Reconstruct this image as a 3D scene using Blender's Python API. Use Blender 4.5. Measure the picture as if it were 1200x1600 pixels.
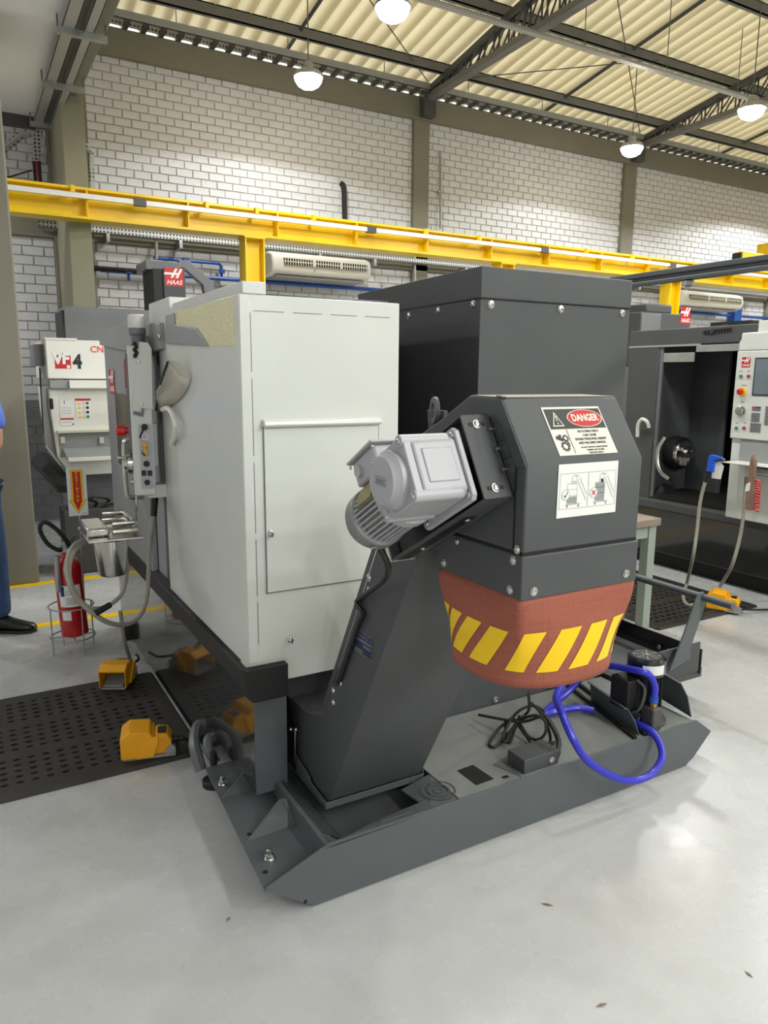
import bpy, bmesh, math, random
from mathutils import Vector as V, Matrix as Mx
random.seed(7)
SC = bpy.context.scene
for _o in list(bpy.data.objects): bpy.data.objects.remove(_o)
COL = SC.collection

# ---------------------------------------------------------------- camera, world, lamps, exposure
# world: X along the back wall to the right, Y away from the viewer, Z up, metres
F_PX, CX, CY, EYE = 1147.0, 600.0, 800.0, 1.5
_a = V((2645 - CX, 602 - CY, F_PX)).normalized()
_b = V((-64 - CX, 583 - CY, F_PX)); _b = (_b - _a * _a.dot(_b)).normalized()
_c = _a.cross(_b)
ROT = Mx((_a, _b, _c))                       # world = ROT @ camera(x right, y down, z forward)
cam = bpy.data.cameras.new('camera'); cam_ob = bpy.data.objects.new('camera', cam); COL.objects.link(cam_ob)
cam.sensor_fit = 'VERTICAL'; cam.sensor_height = 36.0; cam.lens = F_PX / 1600 * 36.0
cam.clip_start = 0.05; cam.clip_end = 100
_r, _u, _f = ROT.col[0], -ROT.col[1], -ROT.col[2]
cam_ob.matrix_world = Mx(((_r[0], _u[0], _f[0], 0), (_r[1], _u[1], _f[1], 0), (_r[2], _u[2], _f[2], EYE), (0, 0, 0, 1)))
SC.camera = cam_ob
world = bpy.data.worlds.new('hall_surroundings'); SC.world = world; world.use_nodes = True
world.node_tree.nodes['Background'].inputs[0].default_value = (0.88, 0.94, 1.0, 1)
world.node_tree.nodes['Background'].inputs[1].default_value = 1.7
SC.view_settings.view_transform = 'Standard'; SC.view_settings.look = 'None'
SC.view_settings.gamma = 1.0; SC.view_settings.use_curve_mapping = False
SC.view_settings.exposure = 0.28
LAMP_W = 86.0
LAMPS_SEEN = [(2.98, 6.66, 4.15), (7.10, 6.62, 4.15), (2.99, 5.16, 4.15), (7.14, 5.12, 4.15)]
LAMPS_UNSEEN = [(2.99, y, 4.15, w) for y, w in ((3.65, 110), (2.15, 60), (0.65, 45), (-0.85, 60), (-2.35, 140), (-3.85, 170), (-5.35, 170), (-6.85, 170))] \
    + [(7.12, y, 4.15, 100) for y in (3.65, 2.15, 0.65, -0.85, -2.35, -3.85)] + [(11.25, 6.6, 4.15, 125), (11.25, 5.1, 4.15, 125), (11.25, 2.1, 4.15, 125)] \
    + [(-1.6, 6.6, 3.6, 90), (-1.1, -4.6, 3.6, 120), (-1.1, -6.4, 3.6, 120)]  # unseen: rows repeating the seen lamps, and mezzanine ones added for fill light
def lamp_light(x, y, z, w=LAMP_W):
    """wide high bay lamp: even light in a cone that the reflector cuts off just below the horizontal"""
    l = bpy.data.lights.new('lamp_light', 'SPOT'); l.spot_size = math.radians(163); l.spot_blend = 0.12; l.shadow_soft_size = 0.11; l.energy = w
    l.color = (0.955, 0.985, 1.0)
    o = bpy.data.objects.new('lamp_light', l); COL.objects.link(o); o.location = (x, y, z); return o
for _p in LAMPS_UNSEEN: lamp_light(*_p)
for _x, _y in ((-2.6, 5.6),):        # unseen fill light added under the mezzanine to brighten its soffit
    _l = bpy.data.lights.new('soffit_fill_light', 'POINT'); _l.energy = 45; _l.shadow_soft_size = 0.15; _l.color = (0.97, 0.99, 1.0)
    _o = bpy.data.objects.new('soffit_fill_light', _l); COL.objects.link(_o); _o.location = (_x, _y, 3.1)

# ---------------------------------------------------------------- helpers
def ray(u, v): return ROT @ V((u - CX, v - CY, F_PX))
def PX(u, v, x): d = ray(u, v); return V((0, 0, EYE)) + d * (x / d[0])       # photo point on the plane X = x
def PY(u, v, y): d = ray(u, v); return V((0, 0, EYE)) + d * (y / d[1])
def PZ(u, v, z=0): d = ray(u, v); return V((0, 0, EYE)) + d * ((z - EYE) / d[2])

def newmat(name):
    m = bpy.data.materials.new(name); m.use_nodes = True
    return m, m.node_tree, m.node_tree.nodes['Principled BSDF']
def srgb(r, g, b):
    f = lambda c: (c / 255 / 12.92) if c / 255 <= 0.04045 else ((c / 255 + 0.055) / 1.055) ** 2.4
    return (f(r), f(g), f(b), 1)
def mat(name, rgb, rough=0.5, metal=0.0, var=0.08, scale=6.0, bump=0.0, bscale=200.0, spec=0.5, coat=0.0, emit=None, estr=0.0, stretch=None):
    m, nt, p = newmat(name)
    c = srgb(*rgb)
    p.inputs['Roughness'].default_value = rough; p.inputs['Metallic'].default_value = metal
    p.inputs['Specular IOR Level'].default_value = spec; p.inputs['Coat Weight'].default_value = coat
    tc = nt.nodes.new('ShaderNodeTexCoord')
    src = tc.outputs['Object']
    if stretch:
        mp = nt.nodes.new('ShaderNodeMapping'); mp.inputs['Scale'].default_value = stretch
        nt.links.new(src, mp.inputs[0]); src = mp.outputs[0]
    n = nt.nodes.new('ShaderNodeTexNoise'); n.inputs['Scale'].default_value = scale; n.inputs['Detail'].default_value = 5
    nt.links.new(src, n.inputs['Vector'])
    r = nt.nodes.new('ShaderNodeValToRGB')
    r.color_ramp.elements[0].position = 0.3; r.color_ramp.elements[1].position = 0.7
    r.color_ramp.elements[0].color = [max(0, x * (1 - var)) for x in c[:3]] + [1]
    r.color_ramp.elements[1].color = [min(1, x * (1 + var)) for x in c[:3]] + [1]
    nt.links.new(n.outputs['Fac'], r.inputs[0]); nt.links.new(r.outputs[0], p.inputs['Base Color'])
    if bump:
        n2 = nt.nodes.new('ShaderNodeTexNoise'); n2.inputs['Scale'].default_value = bscale; n2.inputs['Detail'].default_value = 2
        nt.links.new(src, n2.inputs['Vector'])
        b = nt.nodes.new('ShaderNodeBump'); b.inputs['Strength'].default_value = bump; b.inputs['Distance'].default_value = 0.002
        nt.links.new(n2.outputs['Fac'], b.inputs['Height']); nt.links.new(b.outputs[0], p.inputs['Normal'])
    if emit:
        p.inputs['Emission Color'].default_value = srgb(*emit); p.inputs['Emission Strength'].default_value = estr
    return m
def glass_mat(name, rgb, rough=0.05, alpha=0.3):
    m, nt, p = newmat(name)
    p.inputs['Base Color'].default_value = srgb(*rgb); p.inputs['Roughness'].default_value = rough
    p.inputs['Alpha'].default_value = alpha
    n = nt.nodes.new('ShaderNodeTexNoise'); n.inputs['Scale'].default_value = 3
    mr = nt.nodes.new('ShaderNodeMapRange'); mr.inputs['To Min'].default_value = rough; mr.inputs['To Max'].default_value = rough + 0.08
    nt.links.new(n.outputs['Fac'], mr.inputs[0]); nt.links.new(mr.outputs[0], p.inputs['Roughness'])
    return m

M = {}
M['paint'] = mat('dark_grey_powder_paint', (78, 80, 81), 0.5, spec=0.35, bump=0.08, bscale=900, var=0.05)
M['paint2'] = mat('blue_grey_powder_paint', (90, 95, 97), 0.45, spec=0.4, bump=0.08, bscale=900, var=0.06, scale=4)
M['deckp'] = mat('pale_grey_deck_paint', (122, 124, 122), 0.55, var=0.12, scale=5)  # paler grey than the rest of the tank
M['white'] = mat('light_grey_machine_paint', (216, 218, 211), 0.28, bump=0.05, bscale=600, var=0.02)
M['black'] = mat('black_gloss_paint', (34, 35, 36), 0.16, var=0.1, coat=0.3)
M['apron'] = mat('charcoal_gloss_sheet', (44, 45, 45), 0.12, var=0.06, coat=0.5, scale=3)
M['blackm'] = mat('black_matt', (22, 22, 23), 0.55, var=0.15)
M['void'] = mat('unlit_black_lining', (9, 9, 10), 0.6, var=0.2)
M['rubber'] = mat('black_rubber', (34, 33, 32), 0.6, var=0.2, bump=0.15, bscale=300)
M['mat'] = mat('mat_rubber', (46, 43, 40), 0.55, var=0.25, scale=14, bump=0.25, bscale=220)
M['steel'] = mat('brushed_steel', (190, 188, 182), 0.22, 1.0, var=0.08, scale=30)
M['bolt'] = mat('zinc_bolt', (205, 205, 202), 0.25, 1.0, var=0.1, scale=60)
M['galv'] = mat('galvanised_sheet', (168, 170, 168), 0.42, 0.55, var=0.12, scale=18)
M['alu'] = mat('cast_aluminium_paint', (180, 179, 183), 0.5, 0.15, var=0.04, bump=0.15, bscale=500)
M['alud'] = mat('grey_fan_cover', (150, 149, 148), 0.4, 0.3, var=0.05)
M['yellow'] = mat('crane_yellow_paint', (242, 202, 8), 0.38, var=0.07, scale=3)
M['ywarn'] = mat('warning_yellow_film', (252, 206, 10), 0.4, var=0.02)
M['pedal'] = mat('pedal_yellow_plastic', (246, 172, 12), 0.4, var=0.04, bump=0.1, bscale=400)
M['pedalg'] = mat('pedal_grey', (150, 152, 152), 0.4, 0.3, var=0.1)
M['red'] = mat('red_paint', (176, 16, 22), 0.25, var=0.06, coat=0.4)
M['redp'] = mat('red_plastic', (200, 22, 24), 0.35, var=0.03)
M['orange'] = mat('orange_red_print', (238, 88, 52), 0.5, var=0.02)
M['blue'] = mat('blue_hose', (52, 54, 190), 0.32, var=0.06, scale=20)
M['bluepipe'] = mat('blue_pipe_paint', (30, 84, 170), 0.4, var=0.06)
M['blueplastic'] = mat('blue_plastic', (24, 92, 214), 0.35, var=0.04)
M['paper'] = mat('white_label', (236, 236, 230), 0.45, var=0.02)
M['cream'] = mat('cream_label', (224, 222, 206), 0.45, var=0.03)
M['ink'] = mat('black_ink', (30, 31, 32), 0.5, var=0.05)
M['inkg'] = mat('grey_ink', (150, 152, 152), 0.5, var=0.05)
M['green'] = mat('green_print', (20, 140, 80), 0.5, var=0.03)
M['navy'] = mat('navy_print', (34, 50, 120), 0.4, var=0.05)
M['gold'] = mat('gold_foil', (150, 140, 90), 0.35, 0.5, var=0.1)
M['brass'] = mat('brass', (180, 140, 70), 0.3, 1.0, var=0.1)
M['olive'] = mat('olive_wall_paint', (128, 124, 109), 0.6, var=0.05, scale=2, bump=0.15, bscale=60)
M['oliveL'] = mat('pale_olive_paint', (150, 146, 122), 0.6, var=0.04, scale=2, bump=0.15, bscale=60)
M['brick'] = mat('white_painted_brick', (214, 214, 216), 0.6, var=0.04, scale=9, bump=0.35, bscale=90)
M['mortar'] = mat('white_painted_joint', (186, 185, 185), 0.7, var=0.05, scale=9)
M['brickg'] = mat('grey_painted_brick', (112, 114, 116), 0.55, var=0.05, scale=9, bump=0.35, bscale=90)
M['slab'] = mat('white_slab_paint', (236, 235, 234), 0.7, var=0.03, scale=1.5)
M['steelp'] = mat('grey_steelwork_paint', (108, 108, 106), 0.5, var=0.1, scale=5)
M['steeld'] = mat('dark_steelwork_paint', (74, 74, 74), 0.5, var=0.1, scale=5)
M['roof'] = mat('cream_corrugated_sheet', (240, 226, 186), 0.65, var=0.05, scale=1.2, stretch=(4, 0.4, 1))
def _translucent(m, f):
    nt = m.node_tree; p = nt.nodes['Principled BSDF']; t = nt.nodes.new('ShaderNodeBsdfTranslucent'); x = nt.nodes.new('ShaderNodeMixShader')
    nt.links.new(p.inputs['Base Color'].links[0].from_socket, t.inputs[0]); x.inputs[0].default_value = f
    nt.links.new(p.outputs[0], x.inputs[1]); nt.links.new(t.outputs[0], x.inputs[2])
    nt.links.new(x.outputs[0], next(n for n in nt.nodes if n.type == 'OUTPUT_MATERIAL').inputs[0])
def _valley_shade(m):  # wave shading put into the roof colour as darker valley stripes
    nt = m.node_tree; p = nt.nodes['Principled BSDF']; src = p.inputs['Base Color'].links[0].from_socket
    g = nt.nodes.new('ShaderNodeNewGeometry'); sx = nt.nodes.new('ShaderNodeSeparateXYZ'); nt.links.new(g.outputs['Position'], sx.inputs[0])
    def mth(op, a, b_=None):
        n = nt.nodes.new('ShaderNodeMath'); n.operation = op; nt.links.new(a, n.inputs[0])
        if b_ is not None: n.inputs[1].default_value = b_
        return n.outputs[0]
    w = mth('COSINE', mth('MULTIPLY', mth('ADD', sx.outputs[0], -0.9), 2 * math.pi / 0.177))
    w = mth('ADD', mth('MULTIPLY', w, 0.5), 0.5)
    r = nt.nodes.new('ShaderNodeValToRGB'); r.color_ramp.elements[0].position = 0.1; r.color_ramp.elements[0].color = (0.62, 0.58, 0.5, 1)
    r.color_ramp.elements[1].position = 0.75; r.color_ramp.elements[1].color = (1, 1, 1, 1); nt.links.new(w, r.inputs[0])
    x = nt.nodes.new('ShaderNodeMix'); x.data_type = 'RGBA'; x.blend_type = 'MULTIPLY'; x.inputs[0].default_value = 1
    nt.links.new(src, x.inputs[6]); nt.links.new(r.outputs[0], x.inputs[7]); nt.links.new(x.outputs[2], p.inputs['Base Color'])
_valley_shade(M['roof'])
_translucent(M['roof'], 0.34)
M['acw'] = mat('white_plastic_casing', (234, 233, 224), 0.4, var=0.02)
M['grey'] = mat('mid_grey_paint', (150, 153, 152), 0.35, var=0.04)
M['hoodg'] = mat('dim_grey_paint', (108, 110, 113), 0.4, var=0.04)
M['beige'] = mat('beige_plastic', (208, 204, 186), 0.45, var=0.03)
M['hose'] = mat('grey_conduit', (150, 146, 134), 0.5, var=0.1, scale=40)
M['wood'] = mat('worn_brush_wood', (136, 108, 88), 0.6, var=0.2, scale=12)
M['tabletop'] = mat('worn_bench_top', (138, 122, 108), 0.6, var=0.15)
M['tablegreen'] = mat('pale_green_frame', (150, 160, 148), 0.5, var=0.06)
M['dust'] = mat('dusty_hood_top', (168, 160, 142), 0.8, var=0.15, scale=60)
M['jean'] = mat('denim', (52, 78, 120), 0.85, var=0.2, scale=25, bump=0.3, bscale=500)
M['shirt'] = mat('blue_polo_cloth', (92, 124, 214), 0.85, var=0.08, scale=12, bump=0.2, bscale=700)
M['skin'] = mat('skin', (198, 146, 122), 0.5, var=0.06, scale=15)
M['hair'] = mat('dark_hair', (46, 36, 30), 0.6, var=0.2, scale=80, bump=0.5, bscale=200)
M['leather'] = mat('black_leather', (20, 20, 21), 0.25, var=0.2, bump=0.2, bscale=300)
M['screen'] = mat('monitor_glass', (112, 124, 132), 0.15, var=0.15, scale=5)
M['glass'] = glass_mat('smoked_side_pane', (150, 155, 158), 0.08, 0.35)
M['lens'] = mat('lamp_diffuser', (255, 250, 240), 0.5, emit=(255, 247, 232), estr=60.0)
M['frost'] = glass_mat('clear_plastic', (225, 222, 220), 0.15, 0.75)
def floor_mat():
    m, nt, p = newmat('grey_epoxy_floor')
    tc = nt.nodes.new('ShaderNodeTexCoord')
    n1 = nt.nodes.new('ShaderNodeTexNoise'); n1.inputs['Scale'].default_value = 0.9; n1.inputs['Detail'].default_value = 8; n1.inputs['Roughness'].default_value = 0.6
    n2 = nt.nodes.new('ShaderNodeTexNoise'); n2.inputs['Scale'].default_value = 9; n2.inputs['Detail'].default_value = 6
    for n in (n1, n2): nt.links.new(tc.outputs['Object'], n.inputs['Vector'])
    r1 = nt.nodes.new('ShaderNodeValToRGB')
    r1.color_ramp.elements[0].position = 0.35; r1.color_ramp.elements[0].color = srgb(186, 187, 186)
    r1.color_ramp.elements[1].position = 0.62; r1.color_ramp.elements[1].color = srgb(196, 197, 196)
    r2 = nt.nodes.new('ShaderNodeValToRGB')
    r2.color_ramp.elements[0].position = 0.25; r2.color_ramp.elements[0].color = (0.96, 0.957, 0.955, 1)
    r2.color_ramp.elements[1].position = 0.5; r2.color_ramp.elements[1].color = (1, 1, 1, 1)
    nt.links.new(n1.outputs['Fac'], r1.inputs[0]); nt.links.new(n2.outputs['Fac'], r2.inputs[0])
    mx = nt.nodes.new('ShaderNodeMix'); mx.data_type = 'RGBA'; mx.blend_type = 'MULTIPLY'; mx.inputs[0].default_value = 1
    nt.links.new(r1.outputs[0], mx.inputs[6]); nt.links.new(r2.outputs[0], mx.inputs[7]); nt.links.new(mx.outputs[2], p.inputs['Base Color'])
    mr = nt.nodes.new('ShaderNodeMapRange'); mr.inputs['To Min'].default_value = 0.16; mr.inputs['To Max'].default_value = 0.38
    nt.links.new(n2.outputs['Fac'], mr.inputs[0]); nt.links.new(mr.outputs[0], p.inputs['Roughness'])
    b = nt.nodes.new('ShaderNodeBump'); b.inputs['Strength'].default_value = 0.04; b.inputs['Distance'].default_value = 0.01
    nt.links.new(n1.outputs['Fac'], b.inputs['Height']); nt.links.new(b.outputs[0], p.inputs['Normal'])
    return m
M['floor'] = floor_mat()
def hammered():
    m, nt, p = newmat('hammered_cream_reflection'); p.inputs['Base Color'].default_value = srgb(240, 232, 188)  # cream colour stands in for the bright reflection on the hammered sheet
    p.inputs['Metallic'].default_value = 0.0; p.inputs['Roughness'].default_value = 0.22
    v = nt.nodes.new('ShaderNodeTexVoronoi'); v.inputs['Scale'].default_value = 90
    tc = nt.nodes.new('ShaderNodeTexCoord'); nt.links.new(tc.outputs['Object'], v.inputs['Vector'])
    b = nt.nodes.new('ShaderNodeBump'); b.inputs['Strength'].default_value = 0.5; b.inputs['Distance'].default_value = 0.006
    nt.links.new(v.outputs['Distance'], b.inputs['Height']); nt.links.new(b.outputs[0], p.inputs['Normal'])
    return m
M['hammer'] = hammered()
def fabric():
    m, nt, p = newmat('red_brown_woven_fabric'); p.inputs['Roughness'].default_value = 0.75
    tc = nt.nodes.new('ShaderNodeTexCoord'); cols = []
    for st in ((1, 1, 60), (60, 60, 1)):
        mp = nt.nodes.new('ShaderNodeMapping'); mp.inputs['Scale'].default_value = st
        n = nt.nodes.new('ShaderNodeTexNoise'); n.inputs['Scale'].default_value = 9; n.inputs['Detail'].default_value = 4
        nt.links.new(tc.outputs['Object'], mp.inputs[0]); nt.links.new(mp.outputs[0], n.inputs['Vector']); cols.append(n)
    ad = nt.nodes.new('ShaderNodeMath'); ad.operation = 'ADD'
    nt.links.new(cols[0].outputs['Fac'], ad.inputs[0]); nt.links.new(cols[1].outputs['Fac'], ad.inputs[1])
    r = nt.nodes.new('ShaderNodeValToRGB')
    r.color_ramp.elements[0].position = 0.75; r.color_ramp.elements[0].color = srgb(146, 79, 60)
    r.color_ramp.elements[1].position = 1.25; r.color_ramp.elements[1].color = srgb(166, 94, 74)
    mm = nt.nodes.new('ShaderNodeMath'); mm.operation = 'MULTIPLY'; mm.inputs[1].default_value = 0.8
    r.color_ramp.elements[0].position = 0.6; r.color_ramp.elements[1].position = 1.0
    nt.links.new(ad.outputs[0], mm.inputs[0]); nt.links.new(mm.outputs[0], r.inputs[0]); nt.links.new(r.outputs[0], p.inputs['Base Color'])
    return m
M['fabric'] = fabric()
def perforated():
    m, nt, p = newmat('perforated_galvanised_strip'); p.inputs['Roughness'].default_value = 0.45; p.inputs['Metallic'].default_value = 0.4
    tc = nt.nodes.new('ShaderNodeTexCoord'); b = nt.nodes.new('ShaderNodeTexVoronoi'); b.inputs['Scale'].default_value = 30; b.inputs['Randomness'].default_value = 0.0
    r = nt.nodes.new('ShaderNodeValToRGB'); r.color_ramp.interpolation = 'CONSTANT'
    r.color_ramp.elements[0].color = srgb(60, 60, 58); r.color_ramp.elements[1].position = 0.3; r.color_ramp.elements[1].color = srgb(176, 177, 174)
    nt.links.new(tc.outputs['Object'], b.inputs['Vector']); nt.links.new(b.outputs['Distance'], r.inputs[0]); nt.links.new(r.outputs[0], p.inputs['Base Color'])
    return m
M['perf'] = perforated()

ORG = {}
class B:
    """collects verts and faces in world coordinates (optionally through self.m), builds one mesh object"""
    def __init__(s, m=None): s.v = []; s.f = []; s.fm = []; s.m = m or Mx(); s.k = 0
    def add(s, vs, fs, k=None):
        n = len(s.v); s.v += [s.m @ V(p) for p in vs]
        for f in fs: s.f.append([n + i for i in f]); s.fm.append(s.k if k is None else k)
        return s
    def box(s, x0, x1, y0, y1, z0, z1):
        return s.add([(x, y, z) for x in (x0, x1) for y in (y0, y1) for z in (z0, z1)],
                     [(0, 1, 3, 2), (4, 6, 7, 5), (0, 4, 5, 1), (2, 3, 7, 6), (0, 2, 6, 4), (1, 5, 7, 3)])
    def prism(s, pts, ax, a0, a1):
        n = len(pts)
        def mk(p, a): return (a, p[0], p[1]) if ax == 'x' else (p[0], a, p[1]) if ax == 'y' else (p[0], p[1], a)
        vs = [mk(p, a0) for p in pts] + [mk(p, a1) for p in pts]
        fs = [list(range(n)), list(range(2 * n - 1, n - 1, -1))] + [(i, i + n, (i + 1) % n + n, (i + 1) % n) for i in range(n)]
        return s.add(vs, fs)
    def poly(s, pts): return s.add(pts, [list(range(len(pts)))])
    def slab(s, pts, off):
        """closed plate: polygon of 3-D points extruded by the vector off"""
        n = len(pts); o = V(off)
        return s.add([V(p) for p in pts] + [V(p) + o for p in pts],
                     [list(range(n)), list(range(2 * n - 1, n - 1, -1))] + [(i, i + n, (i + 1) % n + n, (i + 1) % n) for i in range(n)])
    def lathe(s, prof, c, ax=(0, 0, 1), n=20, cap=True):
        ax = V(ax).normalized(); t = V((1, 0, 0)) if abs(ax.x) < 0.8 else V((0, 1, 0))
        e = ax.cross(t).normalized(); g = ax.cross(e); c = V(c); vs = []; fs = []
        for r, h in prof:
            for i in range(n):
                a = 2 * math.pi * i / n; vs.append(c + ax * h + (e * math.cos(a) + g * math.sin(a)) * r)
        for j in range(len(prof) - 1):
            for i in range(n):
                k = (i + 1) % n; fs.append((j * n + i, j * n + k, (j + 1) * n + k, (j + 1) * n + i))
        if cap: fs.append(list(range(n))); fs.append(list(range((len(prof) - 1) * n, len(prof) * n)))
        return s.add(vs, fs)
    def cyl(s, p0, p1, r0, r1=None, n=16):
        d = V(p1) - V(p0); return s.lathe([(r0, 0), (r0 if r1 is None else r1, d.length)], p0, d, n)
    def tube(s, pts, r, n=8, closed=False, sub=0):
        P = [V(p) for p in pts]
        if sub: P = smooth_path(P, sub, closed)
        m = len(P); rings = []; prev = None
        for i, p in enumerate(P):
            t = (P[(i + 1) % m] - P[i - 1]) if closed else (P[min(i + 1, m - 1)] - P[max(i - 1, 0)])
            t.normalize()
            if prev is None:
                a = V((0, 0, 1)) if abs(t.z) < 0.9 else V((1, 0, 0)); e = t.cross(a).normalized()
            else: e = (prev - t * prev.dot(t)).normalized()
            prev = e; g = t.cross(e)
            rings.append([p + (e * math.cos(2 * math.pi * k / n) + g * math.sin(2 * math.pi * k / n)) * r for k in range(n)])
        vs = [q for rg in rings for q in rg]; fs = []
        for i in range(m if closed else m - 1):
            j = (i + 1) % m
            for k in range(n): fs.append((i * n + k, i * n + (k + 1) % n, j * n + (k + 1) % n, j * n + k))
        if not closed: fs += [list(range(n)), list(range((m - 1) * n, m * n))]
        return s.add(vs, fs)
    def loft(s, rings, cap=True):
        n = len(rings[0]); vs = [q for r in rings for q in r]; fs = []
        for j in range(len(rings) - 1):
            for i in range(n): k = (i + 1) % n; fs.append((j * n + i, j * n + k, (j + 1) * n + k, (j + 1) * n + i))
        if cap: fs += [list(range(n)), list(range((len(rings) - 1) * n, len(rings) * n))]
        return s.add(vs, fs)
    def build(s, name, mats, parent=None, bevel=0.0, smooth=35, flip=True, seg=2):
        if not isinstance(mats, (list, tuple)): mats = [mats]
        me = bpy.data.meshes.new(name)
        if parent is None:
            xs = [p.x for p in s.v]; ys = [p.y for p in s.v]; zs = [p.z for p in s.v]
            org = V(((min(xs) + max(xs)) / 2, (min(ys) + max(ys)) / 2, min(zs)))
        else: org = ORG[parent.name]
        me.from_pydata([p - org for p in s.v], [], s.f)
        for m in mats: me.materials.append(M[m] if isinstance(m, str) else m)
        if len(mats) > 1:
            for p, k in zip(me.polygons, s.fm): p.material_index = k
        if flip:
            bm = bmesh.new(); bm.from_mesh(me); bmesh.ops.recalc_face_normals(bm, faces=bm.faces); bm.to_mesh(me); bm.free()
        if smooth: me.shade_smooth(); me.set_sharp_from_angle(angle=math.radians(smooth))
        o = bpy.data.objects.new(name, me); COL.objects.link(o)
        if parent is None: o.location = org
        else: o.parent = parent
        ORG[o.name] = org
        if bevel:
            b = o.modifiers.new('bevel', 'BEVEL'); b.width = bevel; b.segments = seg; b.limit_method = 'ANGLE'; b.angle_limit = math.radians(40)
        return o
def smooth_path(P, sub, closed=False):
    out = []; m = len(P)
    for i in range(m if closed else m - 1):
        p0 = P[i - 1] if (closed or i > 0) else P[0] * 2 - P[1]
        p1 = P[i]; p2 = P[(i + 1) % m]
        p3 = P[(i + 2) % m] if (closed or i + 2 < m) else p2 * 2 - p1
        for k in range(sub):
            t = k / sub
            out.append(0.5 * ((2 * p1) + (p2 - p0) * t + (2 * p0 - 5 * p1 + 4 * p2 - p3) * t * t + (3 * p1 - p0 - 3 * p2 + p3) * t ** 3))
    if not closed: out.append(P[-1])
    return out
def tag(o, label, cat, group=None, kind=None):
    if label: o['label'] = label
    if cat: o['category'] = cat
    if group: o['group'] = group
    if kind: o['kind'] = kind
    return o
def thing(name, label, cat, loc, group=None):
    o = bpy.data.objects.new(name, None); COL.objects.link(o); o.empty_display_size = 0.1
    o.location = loc; ORG[o.name] = V(loc); return tag(o, label, cat, group)
def struct(o, label=None): o['kind'] = 'structure'; tag(o, label, None); return o
def copy_tree(src, parent=None, shift=None):
    c = src.copy(); COL.objects.link(c)
    if parent is not None: c.parent = parent
    if shift is not None: c.location = V(src.location) + V(shift)
    ORG[c.name] = ORG[src.name] + (V(shift) if shift is not None else V())
    for ch in list(src.children): copy_tree(ch, c)
    return c
def frame(o, right, up):
    r = V(right).normalized(); u = V(up); u = (u - r * r.dot(u)).normalized(); n = r.cross(u); o = V(o)
    return Mx(((r.x, u.x, n.x, o.x), (r.y, u.y, n.y, o.y), (r.z, u.z, n.z, o.z), (0, 0, 0, 1)))
FXN = ((1, 0, 0), (0, 0, 1))      # sheet facing -Y
FYN = ((0, -1, 0), (0, 0, 1))     # sheet facing -X
def text(b, s, h, x=0, y=0, z=0.0006, k=None, width=None, align='CENTER', bold=0.0, shear=0.0, thick=0.0003):
    """adds lettering of cap height h at (x, y) of the frame of b"""
    cu = bpy.data.curves.new('t', 'FONT'); cu.body = s; cu.size = h / 0.72; cu.align_x = align; cu.align_y = 'CENTER'
    cu.offset = bold; cu.shear = shear; cu.extrude = thick; cu.resolution_u = 3
    ob = bpy.data.objects.new('t', cu); COL.objects.link(ob)
    dg = bpy.context.evaluated_depsgraph_get(); me = bpy.data.meshes.new_from_object(ob.evaluated_get(dg))
    vs = [v.co.copy() for v in me.vertices]; fs = [list(p.vertices) for p in me.polygons]
    bpy.data.objects.remove(ob); bpy.data.curves.remove(cu)
    sx = 1.0
    if width and vs:
        w = max(v.x for v in vs) - min(v.x for v in vs); sx = width / w
    b.add([(v.x * sx + x, v.y + y, v.z + z) for v in vs], fs, k); bpy.data.meshes.remove(me)
def rect(b, x0, x1, y0, y1, z=0.0004, k=None, t=0.0004): 
    kk = b.k
    if k is not None: b.k = k
    b.box(x0, x1, y0, y1, z - t, z); b.k = kk
def disc(b, x, y, r, z=0.0006, k=None, sx=1.0, n=24):
    b.add([(x + r * sx * math.cos(2 * math.pi * i / n), y + r * math.sin(2 * math.pi * i / n), z) for i in range(n)], [list(range(n))], k)
def ring2(b, x, y, r0, r1, z=0.0006, k=None, sx=1.0, n=24):
    vs = []
    for i in range(n):
        c, s_ = math.cos(2 * math.pi * i / n), math.sin(2 * math.pi * i / n); vs += [(x + r0 * sx * c, y + r0 * s_, z), (x + r1 * sx * c, y + r1 * s_, z)]
    b.add(vs, [(2 * i, 2 * i + 1, (2 * i + 3) % (2 * n), (2 * i + 2) % (2 * n)) for i in range(n)], k)
def line2(b, x0, y0, x1, y1, w, z=0.0006, k=None):
    d = V((x1 - x0, y1 - y0)); d.normalize(); n = V((-d.y, d.x)) * w / 2
    b.add([(x0 + n.x, y0 + n.y, z), (x1 + n.x, y1 + n.y, z), (x1 - n.x, y1 - n.y, z), (x0 - n.x, y0 - n.y, z)], [(0, 1, 2, 3)], k)
def bolts(pts, nrm, r, parent, name='bolt', m='bolt', h=None):
    """button-head bolts, one object each, sharing one mesh"""
    first = None
    for p in pts:
        if first is None:
            b = B(); h = h or r * 0.6
            b.lathe([(r * 1.25, 0), (r * 1.25, h * 0.25), (r, h * 0.3), (r * 0.92, h * 0.75), (r * 0.6, h), (r * 0.42, h), (r * 0.42, h * 0.6)], (0, 0, 0), nrm, 12)
            me = bpy.data.meshes.new(name); me.from_pydata([q for q in b.v], [], b.f); me.materials.append(M[m]); me.shade_smooth(); me.set_sharp_from_angle(angle=0.6)
            bm = bmesh.new(); bm.from_mesh(me); bmesh.ops.recalc_face_normals(bm, faces=bm.faces); bm.to_mesh(me); bm.free()
            first = me
        o = bpy.data.objects.new(name, first); COL.objects.link(o); o.parent = parent; o.location = V(p) - ORG[parent.name]; ORG[o.name] = V(p)
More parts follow.
